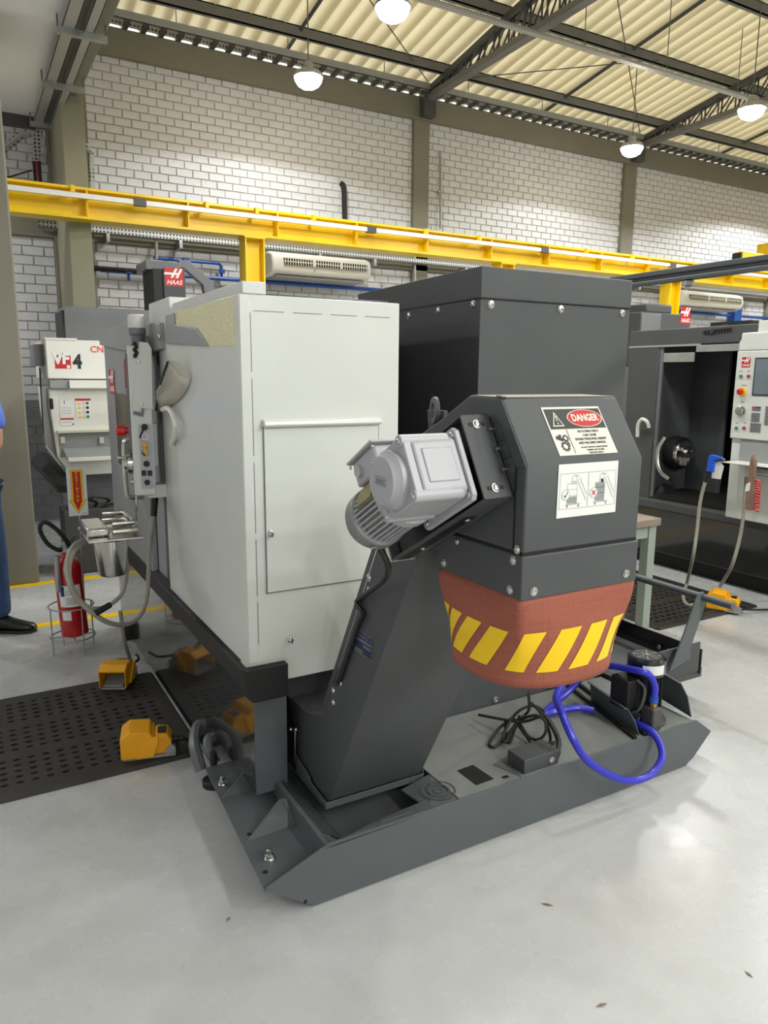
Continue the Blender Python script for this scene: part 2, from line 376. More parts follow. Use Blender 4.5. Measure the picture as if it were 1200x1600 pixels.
def logo(b, w, h):
    """red emblem with white slanted H bars and lettering below; frame centre, materials 0 red 1 white"""
    rect(b, -w / 2, w / 2, -h / 2, h / 2, 0.0008, 0)
    def q(x0, y0, x1, y1, t):
        b.add([((x0 - t) * w, y0 * h, 0.0014), ((x0 + t) * w, y0 * h, 0.0014), ((x1 + t) * w, y1 * h, 0.0014), ((x1 - t) * w, y1 * h, 0.0014)], [(0, 1, 2, 3)], 1)
    q(-0.13, -0.05, 0.14, 0.47, 0.07); q(0.14, -0.05, 0.41, 0.47, 0.07)
    b.add([(-0.56 * w, 0.12 * h, 0.0013), (0.2 * w, 0.12 * h, 0.0013), (0.26 * w, 0.24 * h, 0.0013), (-0.5 * w, 0.24 * h, 0.0013)], [(0, 1, 2, 3)], 1)
    text(b, 'HAAS', h * 0.24, 0, -0.3 * h, 0.0012, 1, width=w * 0.86, bold=h * 0.006, shear=0.25)

# ---------------------------------------------------------------- setting
YW = 8.0
b = B(); b.box(-6.2, 16.7, -12.2, 8.2, -0.1, 0); struct(b.build('floor', 'floor', smooth=0), 'light grey glossy epoxy floor')
for i, (y0, y1, x1) in enumerate(((4.68, 4.76, 4.6), (5.67, 5.76, 6.0))):
    b = B(); b.box(-5, x1, y0, y1, 0, 0.0015); struct(b.build('trim_%d' % (i + 1), 'ywarn', smooth=0), 'yellow painted aisle line on the floor')
# back wall with painted bricks
b = B(); b.box(-6, 16.5, YW + 0.012, YW + 0.25, 0, 4.74)
wall = struct(b.build('wall_back', 'mortar', smooth=0), 'white painted brick back wall with grey dado')
ORG_W = ORG[wall.name]
def brick_mesh(w, h, m):
    d = 0.022; e = 0.003
    vs = [(-w / 2, d, -h / 2), (w / 2, d, -h / 2), (w / 2, d, h / 2), (-w / 2, d, h / 2),
          (-w / 2 + e, 0, -h / 2 + e), (w / 2 - e, 0, -h / 2 + e), (w / 2 - e, 0, h / 2 - e), (-w / 2 + e, 0, h / 2 - e)]
    fs = [(4, 5, 6, 7), (0, 1, 5, 4), (1, 2, 6, 5), (2, 3, 7, 6), (3, 0, 4, 7)]
    me = bpy.data.meshes.new('brick'); me.from_pydata(vs, [], fs); me.materials.append(M[m]); return me, vs, fs
PIL = [(0.9, 1.26), (4.92, 5.13), (8.43, 8.66), (11.95, 12.17)]
def free(x0, x1): return all(x1 <= p0 or x0 >= p1 for p0, p1 in PIL)
cells = []      # (x, z, w, h, grey)
def courses(x0, x1, z0, z1, pw, ph, grey=False):
    n = int((z1 - z0) / ph)
    for j in range(n):
        z = z1 - ph * (j + 0.5); x = x0 + (pw / 2 if j % 2 else 0) - pw
        while x < x1:
            a, c = max(x, x0), min(x + pw, x1)
            for p0, p1 in PIL:
                if a < p0 < c: c = p0
                if a < p1 < c and a >= p0: a = p1
            if c - a > 0.03 and free(a, c): cells.append(((a + c) / 2, z, c - a - 0.008, ph - 0.008, grey))
            x += pw
courses(1.26, 13.5, 2.98, 4.50, 0.168, 0.0775)
courses(-1.0, 12.5, 1.27, 2.775, 0.19, 0.0865)
courses(-1.0, 3.0, 0.0, 1.25, 0.19, 0.0865, True)
courses(0.3, 0.9, 3.0, 3.75, 0.168, 0.0775)
vis = [c for c in cells if not c[4] and ((c[1] > 3.05 and 1.3 < c[0] < 4.92))]
vis.sort(key=lambda c: c[0] ** 2 + 64 + (c[1] - 1.5) ** 2)
single = set(id(c) for c in vis[:288]); shared = {}
rest = B(); restg = B()
for c in cells:
    x, z, w, h, g = c; x += 0; key = (round(w, 3), round(h, 3), g)
    if id(c) in single:
        if key not in shared: shared[key] = brick_mesh(w, h, 'brick')[0]
        o = bpy.data.objects.new('brick', shared[key]); COL.objects.link(o); o.parent = wall
        o.location = V((x, YW + random.uniform(-0.003, 0.002), z)) - ORG_W
    else:
        d, e, y = 0.022, 0.003, YW + random.uniform(-0.003, 0.002)
        vs = [(x - w / 2, YW + d, z - h / 2), (x + w / 2, YW + d, z - h / 2), (x + w / 2, YW + d, z + h / 2), (x - w / 2, YW + d, z + h / 2),
              (x - w / 2 + e, y, z - h / 2 + e), (x + w / 2 - e, y, z - h / 2 + e), (x + w / 2 - e, y, z + h / 2 - e), (x - w / 2 + e, y, z + h / 2 - e)]
        (restg if g else rest).add(vs, [(4, 7, 6, 5), (0, 4, 5, 1), (1, 5, 6, 2), (2, 6, 7, 3), (3, 7, 4, 0)])
o = rest.build('brick_field', 'brick', wall, smooth=0); o['kind'] = 'stuff'
o = restg.build('dado_brick_field', 'brickg', wall, smooth=0); o['kind'] = 'stuff'
k = 3
def trim(bb, m, lab, bevel=0.0):
    global k
    struct(bb.build('trim_%d' % k, m, bevel=bevel, smooth=0), lab); k += 1
b = B(); b.box(-6, 16.5, 7.93, 8.25, 4.48, 4.73); trim(b, 'olive', 'olive concrete beam along the top of the brick wall')
b = B(); b.box(-6, 16.5, 7.95, 8.2, 2.775, 2.985); trim(b, 'olive', 'olive concrete beam behind the yellow crane beam')
for p0, p1 in PIL[1:]:
    b = B(); b.box(p0, p1, 7.95, 8.2, 0, 4.5); trim(b, 'olive', 'olive pilaster on the brick wall')
b = B(); b.box(0.9, 1.255, 7.93, 8.2, 0, 4.5); trim(b, 'olive', 'olive pilaster behind the left column')
b = B(); b.prism([(0.925, 7.93), (0.925, 7.1), (1.10, 7.06), (1.10, 7.93)], 'z', 0, 3.79); trim(b, 'oliveL', 'pale olive concrete column against the back wall')
b = B(); b.box(-0.35, 0.386, 5.74, 6.3, 0, 3.79); trim(b, 'olive', 'large olive concrete column left of the machines', 0.012)
b = B(); b.box(0.785, 1.07, -12, 7.95, 3.785, 8.0); trim(b, 'olive', 'olive edge beam under the mezzanine', 0.01)
b = B(); b.box(-6, 0.79, 7.85, 8.0, 3.72, 3.80); trim(b, 'steeld', 'dark strip at the mezzanine wall edge')
b = B(); b.box(-6, 0.8, -12, 8, 3.795, 4.3); struct(b.build('ceiling', 'slab', smooth=0), 'white mezzanine soffit')
# corrugated roof
SL = 0.165; Z8 = 4.90
def rz(y): return Z8 + (8 - y) * SL
wl, am, ns = 0.177, 0.036, 8
xs = [0.9 + i * wl / ns for i in range(int(15.5 / wl * ns))]
vs = []; fs = []
for y in (8.22, -12.1):
    for i, x in enumerate(xs): vs.append((x, y, rz(y) + am * math.cos(2 * math.pi * i / ns)))
n = len(xs)
for i in range(n - 1):
    fs.append((i, i + 1, n + i + 1, n + i))
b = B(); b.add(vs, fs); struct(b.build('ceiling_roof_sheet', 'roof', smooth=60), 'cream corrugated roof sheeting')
bpy.data.objects['ceiling_roof_sheet'].name = 'ceiling.001'

for nm, q in (('wall_left', (-6.2, -6, -12.2, 8.2, 0, 4.4)), ('wall_right', (16.5, 16.7, -12.2, 8.2, 0, 8.3)), ('wall_front', (-6.2, 16.7, -12.2, -12, 0, 8.2))):
    b = B(); b.box(*q); struct(b.build(nm, 'slab', smooth=0), 'plain pale wall of the hall')
# ---------------------------------------------------------------- roof steel
def chan(b, x0, x1, y, z, w=0.05, h=0.11, t=0.012):
    b.box(x0, x1, y, y + t, z - h, z); b.box(x0, x1, y, y + w, z - t, z); b.box(x0, x1, y, y + w, z - h, z - h + t)
for i, y in enumerate((7.50, 6.43, 5.36, 4.29)):
    b = B(); chan(b, 1.0, 16, y, rz(y) - 0.028)
    o = b.build('roof_purlin', 'steelp', smooth=0)
    tag(o, ['grey steel roof purlin nearest the brick wall', 'grey steel roof purlin second from the brick wall', 'grey steel roof purlin third from the brick wall', 'grey steel roof purlin furthest from the brick wall'][i], 'purlin', 'purlins under the corrugated roof')
for i, x in enumerate((5.05, 8.58, 12.1)):
    t = thing('roof_truss', ['dark lattice roof truss above the first olive pilaster left of centre', 'dark lattice roof truss at the right above the second pilaster', 'dark lattice roof truss beyond the right edge above the third pilaster'][i], 'truss', (x, 6.0, 4.7), 'lattice trusses under the roof')
    y0, y1 = 7.9, 1.5
    def zt(y): return rz(y) - 0.16
    def zb(y): return 4.70 + 0.02 * (8 - y)
    b = B()
    for s in (-0.05, 0.012): b.prism([(y0, zt(y0) - 0.03), (y1, zt(y1) - 0.03), (y1, zt(y1) + 0.03), (y0, zt(y0) + 0.03)], 'x', x + s, x + s + 0.038)
    b.build('top_chord', 'steeld', t, smooth=0)
    b = B(); b.prism([(y0, zb(y0) - 0.03), (y1, zb(y1) - 0.03), (y1, zb(y1) + 0.03), (y0, zb(y0) + 0.03)], 'x', x - 0.05, x + 0.05); b.build('bottom_chord', 'steelp', t, smooth=0)
    y = y0 - 0.1; st = 0.24
    while y - st > y1:
        for ya, za, yb, zb_ in ((y, zb(y), y, zt(y)), (y, zb(y), y - st, zt(y - st))):
            for s in (-0.033, 0.033):
                b = B(); b.tube([(x + s, ya, za), (x + s, yb, zb_)], 0.011, 5); b.build('web_bar', 'steeld', t, smooth=0)
        y -= st
    b = B(); b.box(x - 0.08, x + 0.08, 7.82, 7.95, 4.5, 4.78); b.build('bearing_plate', 'steeld', t, smooth=0)
for i, x in enumerate((3.28, 6.83, 10.35)):
    b = B(); b.tube([(x, 7.95, rz(7.95) - 0.06), (x, 1.0, rz(1.0) - 0.06)], 0.02, 6)
    tag(b.build('roof_tie_bar', 'steeld', smooth=0), ['dark tie bar running up the roof left of the first truss', 'dark tie bar running up the roof between the two trusses', 'dark tie bar running up the roof right of the second truss'][i], 'tie bar', 'tie bars along the roof slope')
for i, (p, q) in enumerate((((1.6, 5.2, 5.25), (5.0, 7.8, 4.85)), ((5.1, 5.2, 5.25), (8.5, 7.8, 4.85)), ((5.1, 7.7, 4.85), (7.2, 6.4, 5.05)))):
    b = B(); b.tube([p, q], 0.006, 5)
    tag(b.build('bracing_wire', 'steeld', smooth=0), ['thin dark bracing wire left of the first truss', 'long thin dark bracing wire between the trusses', 'short thin dark bracing wire right of the first truss'][i], 'wire', 'bracing wires under the roof')
# hanging cable tray with hangers
t = thing('hanging_cable_tray', 'slim perforated cable tray hanging on rods below the roof', 'cable tray', (7, 5.75, 4.6))
b = B(); b.prism([(5.725, 4.605), (5.725, 4.575), (5.785, 4.575), (5.785, 4.605), (5.782, 4.605), (5.782, 4.578), (5.728, 4.578), (5.728, 4.605)], 'x', 1.2, 16); b.build('tray', 'perf', t, smooth=0)
for x in [2.0 + 1.15 * i for i in range(11)]:
    b = B(); b.tube([(x, 5.755, 4.57), (x, 5.755, rz(5.755))], 0.005, 5); b.build('hanger_rod', 'steelp', t, smooth=0)
t = thing('wall_top_cable_tray', 'perforated cable tray with rungs along the top of the wall beam', 'cable tray', (7, 7.7, 4.7))
b = B(); b.box(1.35, 16, 7.75, 7.756, 4.745, 4.82); b.box(1.35, 16, 7.75, 7.79, 4.745, 4.751); b.build('tray_rail', 'perf', t, smooth=0)
b = B(); b.box(1.35, 16, 7.90, 7.906, 4.74, 4.80); b.build('tray_rail', 'perf', t, smooth=0)
for i in range(84):
    x = 1.45 + 0.168 * i; b = B(); b.box(x, x + 0.05, 7.75, 7.92, 4.72, 4.745); b.build('tray_rung', 'steeld', t, smooth=0)
for x in [2.1 + 1.15 * i for i in range(11)]:
    b = B(); b.tube([(x, 7.77, 4.75), (x, 7.77, rz(7.77))], 0.005, 5); b.build('hanger_rod', 'steelp', t, smooth=0)
# trays under the mezzanine beam
t = thing('mezzanine_cable_tray', 'pair of perforated cable trays on crossbars under the mezzanine beam', 'cable tray', (0.9, 5, 3.7))
for x0, x1 in ((0.77, 0.85), (0.905, 0.965)):
    b = B(); b.box(x0, x1, -2, 7.7, 3.715, 3.719); b.box(x0, x0 + .004, -2, 7.7, 3.715, 3.755); b.box(x1 - .004, x1, -2, 7.7, 3.715, 3.755); b.build('tray', 'perf', t, smooth=0)
for y in (4.6, 5.62, 6.65, 7.72):
    b = B(); b.box(0.74, 1.05, y - 0.02, y + 0.02, 3.675, 3.715); b.build('crossbar', 'galv', t, smooth=0)
    for x in (0.745, 1.045):
        b = B(); b.tube([(x, y, 3.69), (x, y, 3.79)], 0.006, 5); b.build('hanger_rod', 'steelp', t, smooth=0)
p = [PY(54, 205, 7.7), PY(67, 203, 7.7), PY(62, 256, 7.7), PY(50, 256, 7.7)]
b = B(); b.slab(p, (0, 0.03, 0)); b.build('drop_tray', 'perf', t, smooth=0)
for i in range(5):
    u = 52 + i * 2.6; b = B(); b.tube([PY(u, 252, 7.68), PY(u + 1.5, 275, 7.66), PY(u + 3, 292, 7.68)], 0.008, 6); b.build('cable', 'redp' if i == 2 else 'blackm', t)
b = B()
pts = [PY(100, 206, 7.7), PY(112, 212, 7.7), PY(117, 224, 7.7), PY(134, 229, 7.7), PY(142, 240, 7.8), PY(143, 300, 7.85)]
b.tube(pts, 0.034, 6); b.build('branch_tray', 'perf', t)
b = B(); b.tube([PY(48, 208, 7.75), PY(33, 211, 7.75), PY(8, 231, 7.75), PY(-6, 243, 7.75)], 0.036, 6); b.build('branch_tray', 'perf', t)
b = B(); b.tube([PY(10, 278, 7.8), PY(30, 272, 7.8), PY(50, 266, 7.7)], 0.007, 5); tag(b.build('loose_cable', 'blackm'), 'thin black cable strung to the drop tray above the crane beam', 'cable')
# tray under the crane beam
t = thing('wall_cable_tray', 'perforated wall cable tray running just below the yellow crane beam', 'cable tray', (5, 7.85, 2.85))
b = B(); b.box(0.76, 12, 7.82, 7.826, 2.835, 2.89); b.box(0.76, 12, 7.82, 7.93, 2.835, 2.84); b.build('tray', 'perf', t, smooth=0)
for x in (1.35, 2.05, 2.9, 3.6, 4.3, 5.6, 6.6, 7.6, 8.7, 9.7): 
    b = B(); b.box(x, x + .03, 7.8, 7.95, 2.76, 2.835); b.build('wall_bracket', 'galv', t, smooth=0)
for i, (u, v0, v1, yy) in enumerate(((244, 374, 405, 7.88), (648, 400, 440, 7.88))):
    p0, p1 = PY(u, v0, yy), PY(u, v1, yy); b = B(); b.cyl(p0, p1, 0.016, n=8)
    tag(b.build('conduit_drop', 'galv'), ['white conduit drop above the dark logo column', 'white conduit drop right of the air conditioner'][i], 'conduit')
for i, (xa, u, v0, v1) in enumerate(((0, 688, 236, 358),)):
    b = B(); b.cyl(PY(u, v0, 7.96), PY(u, v1, 7.96), 0.014, n=8); b.box(*[c for c in (PY(u, 300, 7.96).x - .03, PY(u, 300, 7.96).x + .03, 7.95, 8.0, PY(u, 300, 7.96).z - .01, PY(u, 300, 7.96).z + .01)])
    tag(b.build('wall_conduit', 'galv'), 'slim vertical conduit on the brick wall right of the pilaster', 'conduit')
b = B(); b.tube([PY(532, 286, 7.96), PY(537, 292, 7.94), PY(538, 320, 7.93), PY(539, 346, 7.9)], 0.03, 8, sub=3)
tag(b.build('cable_bundle', 'blackm'), 'black cable bundle coming out of the brick wall', 'cable')

# ---------------------------------------------------------------- lamps
for i, (x, y, z) in enumerate(LAMPS_SEEN):
    t = thing('highbay_lamp', ['round high bay lamp at left by the wall beam', 'round high bay lamp by the wall beam above the second pilaster', 'round high bay lamp at the top left of centre below the roof', 'round high bay lamp hung beneath the right end of the slim hanging tray'][i], 'lamp', (x, y, z), 'high bay lamps')
    b = B(); b.lathe([(0.03, 0.13), (0.045, 0.12), (0.05, 0.06), (0.115, 0.045), (0.134, 0.012), (0.13, 0.0), (0.12, 0.012), (0.0, 0.014)], (x, y, z + 0.005), (0, 0, 1), 24, cap=False); b.build('housing', 'galv', t)
    b = B(); b.lathe([(0.125, 0.012), (0.12, -0.02), (0.10, -0.055), (0.06, -0.08), (0.0, -0.088)], (x, y, z), (0, 0, 1), 24, cap=False); b.build('diffuser', 'lens', t)
    b = B(); b.tube([(x, y, z + 0.12), (x, y, rz(y))], 0.006, 6); b.build('hanger_rod', 'steelp', t)
    lamp_light(x, y, z - 0.095)

# ---------------------------------------------------------------- crane runway
t = thing('crane_runway', 'long yellow crane runway beam on posts along the brick wall', 'crane beam', (5.5, 7.0, 0))
pr = [(6.90, 3.03), (6.90, 3.01), (6.994, 3.01), (6.994, 2.80), (6.90, 2.80), (6.90, 2.78), (7.10, 2.78), (7.10, 2.80), (7.006, 2.80), (7.006, 3.01), (7.10, 3.01), (7.10, 3.03)]
b = B(); b.prism(pr, 'x', -0.6, 15); b.build('runway_beam', 'yellow', t, smooth=0)
b = B(); b.box(-0.6, 15, 6.985, 7.015, 3.03, 3.05); b.build('rail', 'steelp', t, smooth=0)
for i in range(16):
    x = 1.05 + 0.85 * i; b = B(); b.box(x, x + 0.012, 6.902, 6.994, 2.80, 3.01); b.build('stiffener', 'yellow', t, smooth=0)
b = B(); b.box(-0.6, 15, 6.862, 6.892, 2.935, 2.975); b.build('conductor_bar', 'acw', t, smooth=0)
for x in (1.43, 3.70, 6.0, 8.2): b = B(); b.box(x, x + 0.10, 6.85, 6.90, 2.925, 2.985); b.build('clamp', 'steeld', t, smooth=0)
for x in (0.93, 2.05, 2.52, 3.1, 4.4, 5.1, 6.7, 7.5): b = B(); b.box(x, x + 0.03, 6.855, 6.902, 2.975, 3.03); b.build('hanger_clip', 'yellow', t, smooth=0)
for x in (2.43, 5.46, 8.30, 11.2):
    b = B(); b.box(x, x + 0.012, 6.91, 7.09, 0, 2.78); b.box(x + 0.18, x + 0.192, 6.91, 7.09, 0, 2.78); b.box(x + .012, x + .18, 6.994, 7.006, 0, 2.78); b.box(x - .01, x + .20, 6.9, 7.1, 2.765, 2.78)
    b.build('post', 'yellow', t, smooth=0)
t = thing('crane_end_truck', 'yellow crane end carriage sitting on the runway at the right edge', 'crane', (10.3, 7, 3.05))
b = B(); b.box(9.75, 11.4, 6.93, 7.07, 3.12, 3.27); b.build('carriage_beam', 'yellow', t, bevel=.01)
for x in (9.9, 11.2): b = B(); b.cyl((x, 6.96, 3.11), (x, 7.04, 3.11), 0.06); b.build('wheel', 'steeld', t)
b = B(); b.box(10.30, 10.52, 6.9, 7.1, 3.27, 3.43); b.build('drive_box', 'yellow', t, bevel=.01)
b = B(); b.box(9.72, 9.75, 6.93, 7.07, 3.10, 3.25); b.build('buffer', 'blackm', t)
# air conditioners
def aircon(x0, x1, lab):
    t = thing('air_conditioner', lab, 'air conditioner', ((x0 + x1) / 2, 7.75, 2.54), 'wall air conditioners')
    pr = [(7.93, 2.79), (7.66, 2.79), (7.56, 2.755), (7.535, 2.66), (7.56, 2.575), (7.66, 2.545), (7.93, 2.545)]
    b = B(); b.prism(pr, 'x', x0, x1); b.build('casing', 'acw', t, bevel=.02, seg=3)
    f = lambda zz: 7.535 + (2.66 - zz) * 0.28 if zz < 2.66 else 7.535 + (zz - 2.66) * .24
    b = B(); b.box(x0 + 0.13, x1 - 0.06, 7.53, 7.56, 2.65, 2.715); b.build('grille_recess', 'blackm', t)
    n = 34
    for j in range(n):
        x = x0 + 0.14 + (x1 - x0 - 0.22) * j / (n - 1); b = B(); b.box(x, x + 0.008, 7.524, 7.531, 2.652, 2.713); b.build('grille_slat', 'acw', t, smooth=0)
    b = B(); b.box(x0 + .13, x1 - .06, 7.522, 7.531, 2.678, 2.686); b.build('louvre', 'acw', t)
    for q in (0.33, 0.66): x = x0 + .13 + (x1 - x0 - .19) * q; b = B(); b.box(x, x + .03, 7.521, 7.533, 2.65, 2.715); b.build('grille_post', 'acw', t)
    b = B(); b.box(x0 + .06, x1 - .06, 7.60, 7.9, 2.53, 2.546); b.build('base_tray', 'grey', t)
aircon(2.94, 4.12, 'white wall air conditioner beside the nearest yellow post')
aircon(9.35, 10.75, 'white wall air conditioner at the far right beneath the dark grey rail')
# blue compressed air pipe along the wall
def bp(u, v): return PY(u, v, 7.93)
t = thing('air_pipe', 'blue compressed air pipe line along the brick wall', 'pipe', (4, 7.93, 2.4))
z0 = bp(170, 421).z
b = B(); b.tube([(1.30, 7.93, z0 - .01), (13, 7.93, z0 - .01)], 0.022, 8); b.build('main_pipe', 'bluepipe', t)
b = B(); b.tube([(1.22, 7.92, z0), (1.75, 7.92, z0)], 0.025, 8); b.build('black_end_pipe', 'blackm', t)
b = B(); b.tube([bp(240, 403), bp(343, 412), bp(346, 416), bp(346, 430)], 0.016, 8); b.build('branch_pipe', 'bluepipe', t)
for u, v in ((201, 424), (346, 424), (290, 406)): p = bp(u, v); b = B(); b.tube([p, p - V((0, 0, .09))], 0.013, 7); b.box(p.x - .03, p.x + .03, p.y - .03, p.y, p.z - .02, p.z + .02); b.build('valve', 'bluepipe', t)
p = bp(1148, 490); b = B(); b.box(p.x - .09, p.x + .09, 7.86, 7.98, p.z - .25, p.z + .2); b.build('regulator', 'bluepipe', t, bevel=.01)
for i, x in enumerate((2.16, 5.4)):
    pass
# dark steel rail over the aisle
t = thing('overhead_rail', 'dark grey ridged rail crossing above the right hand machine', 'rail', (3.4, 2.5, 2.0))
pr = [(3.37, 2.012), (3.43, 2.012), (3.43, 2.03), (3.415, 2.036), (3.415, 2.048), (3.43, 2.054), (3.43, 2.08), (3.37, 2.08), (3.37, 2.054), (3.385, 2.048), (3.385, 2.036), (3.37, 2.03)]
b = B(); b.prism(pr, 'y', -0.5, 3.25); b.build('rail_profile', 'paint2', t, bevel=.003)
for y in (2.72, 1.2): b = B(); b.lathe([(0.012, 0), (0.03, .01), (0.03, .03), (.012, .04)], (3.40, y, 1.975), (0, 0, 1), 12); b.build('trolley_roller', 'galv', t)
b = B(); b.box(3.375, 3.425, 3.20, 3.25, 0, 2.012); b.box(3.37, 3.43, 3.19, 3.26, 0, .01); b.build('rail_post', 'paint2', t, bevel=.004)
b = B(); b.box(3.375, 3.425, -0.45, -0.40, 0, 2.012); b.build('rail_post', 'paint2', t, bevel=.004)

# ---------------------------------------------------------------- main lathe
L = thing('cnc_lathe', 'large white and dark grey turning machine in the middle, seen from its end', 'machine', (1.6, 3.2, 0))
# apron and base
b = B(); b.prism([(2.125, 0.137), (2.66, 0.137), (2.74, 0.012), (4.5, 0.012), (4.5, 0.50), (2.125, 0.50)], 'x', 0.735, 0.80)
b.build('front_apron', 'apron', L, bevel=.002)
b = B(); b.box(0.7355, 0.848, 2.123, 2.16, 0.137, 0.485); b.build('apron_end', 'paint2', L, bevel=.003)
b = B(); b.box(0.80, 2.42, 2.30, 4.5, 0.14, 0.70); b.build('machine_base', 'paint2', L)
b = B(); b.box(0.852, 1.45, 2.24, 2.30, 0.16, 0.53); b.build('base_end_panel', 'paint', L, bevel=.003)
b = B(); b.box(0.852, 0.858, 2.236, 2.241, 0.30, 0.50); b.build('panel_slit', 'blackm', L)
b = B(); b.box(1.50, 2.2, 2.222, 2.30, 0.06, 0.62); b.build('rear_base_panel', 'paint', L, bevel=.003)
bolts([(1.80, 2.22, 0.20), (2.1, 2.22, 0.2)], (0, -1, 0), 0.012, L)
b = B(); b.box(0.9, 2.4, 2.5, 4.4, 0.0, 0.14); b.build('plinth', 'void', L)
# black ledge all along the front with a deep end cap
pr = [(0.745, 0.588), (0.706, 0.575), (0.700, 0.515), (0.7345, 0.475), (0.745, 0.475)]
b = B(); b.prism(pr, 'y', 2.095, 4.5); b.build('front_ledge', 'blackm', L, bevel=.003)
pr = [(0.702, 0.589), (0.702, 0.500), (0.722, 0.478), (0.842, 0.478), (0.842, 0.589)]
b = B(); b.prism(pr, 'y', 2.090, 2.124); b.build('ledge_end_cap', 'blackm', L, bevel=.002)
# white enclosure
b = B(); b.prism([(2.12, 0.525), (2.12, 1.733), (3.13, 1.733), (3.13, 0.585), (2.2, 0.585), (2.2, .525)], 'x', 0.72, 0.78); b.build('end_enclosure_side', 'white', L, bevel=.004)
b = B(); b.prism([(0.722, 0.588), (0.722, 1.732), (1.262, 1.732), (1.262, 0.522), (0.843, 0.522), (0.843, 0.588)], 'y', 2.119, 2.16); b.build('end_panel', 'white', L, bevel=.003)
b = B(); b.box(0.78, 1.262, 2.16, 3.10, 1.70, 1.732); b.build('enclosure_roof', 'white', L)
b = B(); b.box(0.78, 1.26, 2.165, 4.4, 0.55, 1.68); b.build('enclosure_core', 'void', L)
# raised corner fold and stitched seam lines
b = B(); b.box(0.722, 0.752, 2.1165, 2.12, 0.60, 1.715); b.build('corner_fold', 'white', L, bevel=.001)
b = B(); zz = 1.68
for ln in (0.19, 0.25, 0.24, 0.20, 0.16): b.box(0.7535, 0.756, 2.1175, 2.1195, zz - ln + .02, zz); zz -= ln
xx = 0.765
for ln in (0.115, 0.115, 0.11, 0.11): b.box(xx, xx + ln - .02, 2.1175, 2.1195, 1.685, 1.687); xx += ln + .01
b.build('stitched_seam', 'grey', L, smooth=0)
# access door on the end
d = B(); d.box(0.787, 1.183, 2.113, 2.12, 0.826, 1.350); D = d.build('access_door', 'white', L, bevel=.002)
b = B(); b.box(0.7845, 0.787, 2.115, 2.1198, 0.824, 1.352); b.box(1.183, 1.1855, 2.115, 2.1198, .824, 1.352); b.box(.7845, 1.1855, 2.115, 2.1198, .8235, .826); b.build('door_gap', 'hoodg', D, smooth=0)
b = B(); b.prism([(2.119, 1.370), (2.098, 1.364), (2.094, 1.352), (2.100, 1.345), (2.119, 1.348)], 'x', 0.783, 1.187); b.build('drip_rail', 'white', D, bevel=.002)
def latch(x, z, par):
    b = B(); b.lathe([(0.011, 0), (0.011, .004), (.008, .006), (.008, .016), (.005, .018)], (x, 2.117, z), (0, -1, 0), 10); b.box(x - .002, x + .002, 2.095, 2.10, z - .008, z + .008); b.build('latch', 'bolt', par)
latch(0.800, 1.016, D); latch(0.860, 0.660, L)
# roof rim and hammered panel
b = B(); b.box(0.732, 0.805, 2.118, 2.93, 1.733, 1.768); b.build('roof_rim', 'white', L, bevel=.003)
b = B(); b.box(0.725, 0.84, 2.95, 3.30, 1.70, 1.795); b.build('rim_block', 'white', L, bevel=.004)
x = 0.7185
b = B(); b.slab([PX(269, 488, x), PX(364, 463, x), PX(367.5, 540, x), PX(325, 541, x), PX(306, 514, x), PX(271, 507, x)], (0.004, 0, 0)); b.build('hammered_panel', 'hammer', L)
x = 0.712
b = B(); b.slab([PX(258, 493, x), PX(271, 489, x), PX(272, 507, x), PX(306, 513, x), PX(324, 541, x), PX(258, 537, x)], (0.008, 0, 0)); b.build('header_gusset', 'grey', L, bevel=.002)
# header above the sliding door
b = B(); b.prism([(3.02, 1.60), (3.02, 1.70), (3.75, 1.74), (4.46, 1.72), (4.46, 1.66), (3.30, 1.58)], 'x', 0.70, 0.90); b.build('door_header', 'grey', L, bevel=.004)
bolts([PX(249, 526, .699)], (-1, 0, 0), .011, L)
# door opening, sliding door
b = B(); b.box(0.765, 0.80, 3.13, 3.52, 0.56, 1.62); b.build('door_opening', 'void', L)
b = B(); b.box(0.748, 0.765, 3.30, 3.46, 0.56, 1.62); b.build('door_rail', 'grey', L, bevel=.002)
D = None
b = B(); b.box(0.722, 0.75, 3.47, 4.46, 0.575, 1.715); D = b.build('sliding_door', 'grey', L, bevel=.006)  # grey stands in for dark reflections on a semi-gloss white door
b = B(); b.box(0.7205, 0.7225, 3.75, 4.20, 1.02, 1.40); b.build('door_window', 'apron', D)
m = frame((0.7195, 4.26, 1.46), *FYN)
b = B(m); logo(b, 0.16, 0.13); b.build('door_logo', ['redp', 'paper'], D, flip=False, smooth=0)
b = B(); b.tube([(0.722, 3.60, 1.20), (0.66, 3.60, 1.195), (0.645, 3.60, 1.16), (0.645, 3.60, 0.96), (0.66, 3.60, 0.925), (0.722, 3.60, 0.92)], 0.012, 10, sub=3); b.build('door_handle', 'steel', D)
b = B(); b.box(0.78, 0.92, 4.46, 4.50, 0.5, 1.72); b.box(0.78, 2.5, 4.44, 4.5, 0.5, 1.75); b.build('far_end_panel', 'white', L, bevel=.004)
b = B(); b.box(0.75, 1.26, 3.12, 4.45, 1.66, 1.70); b.build('front_roof', 'hoodg', L)
# dark top covers
b = B(); b.box(0.98, 1.50, 2.6, 3.4, 1.66, 1.79); b.build('top_cover', 'paint', L, bevel=.004)
b = B(); b.prism([(1.264, 2.165), (1.264, 4.40), (1.70, 4.40), (1.70, 2.31), (1.5, 2.31)], 'z', 0.60, 1.15); b.build('rear_body', 'paint', L)
b = B(); b.box(1.265, 1.72, 2.92, 4.40, 0.60, 1.66); b.build('middle_body', 'paint', L, bevel=.004)
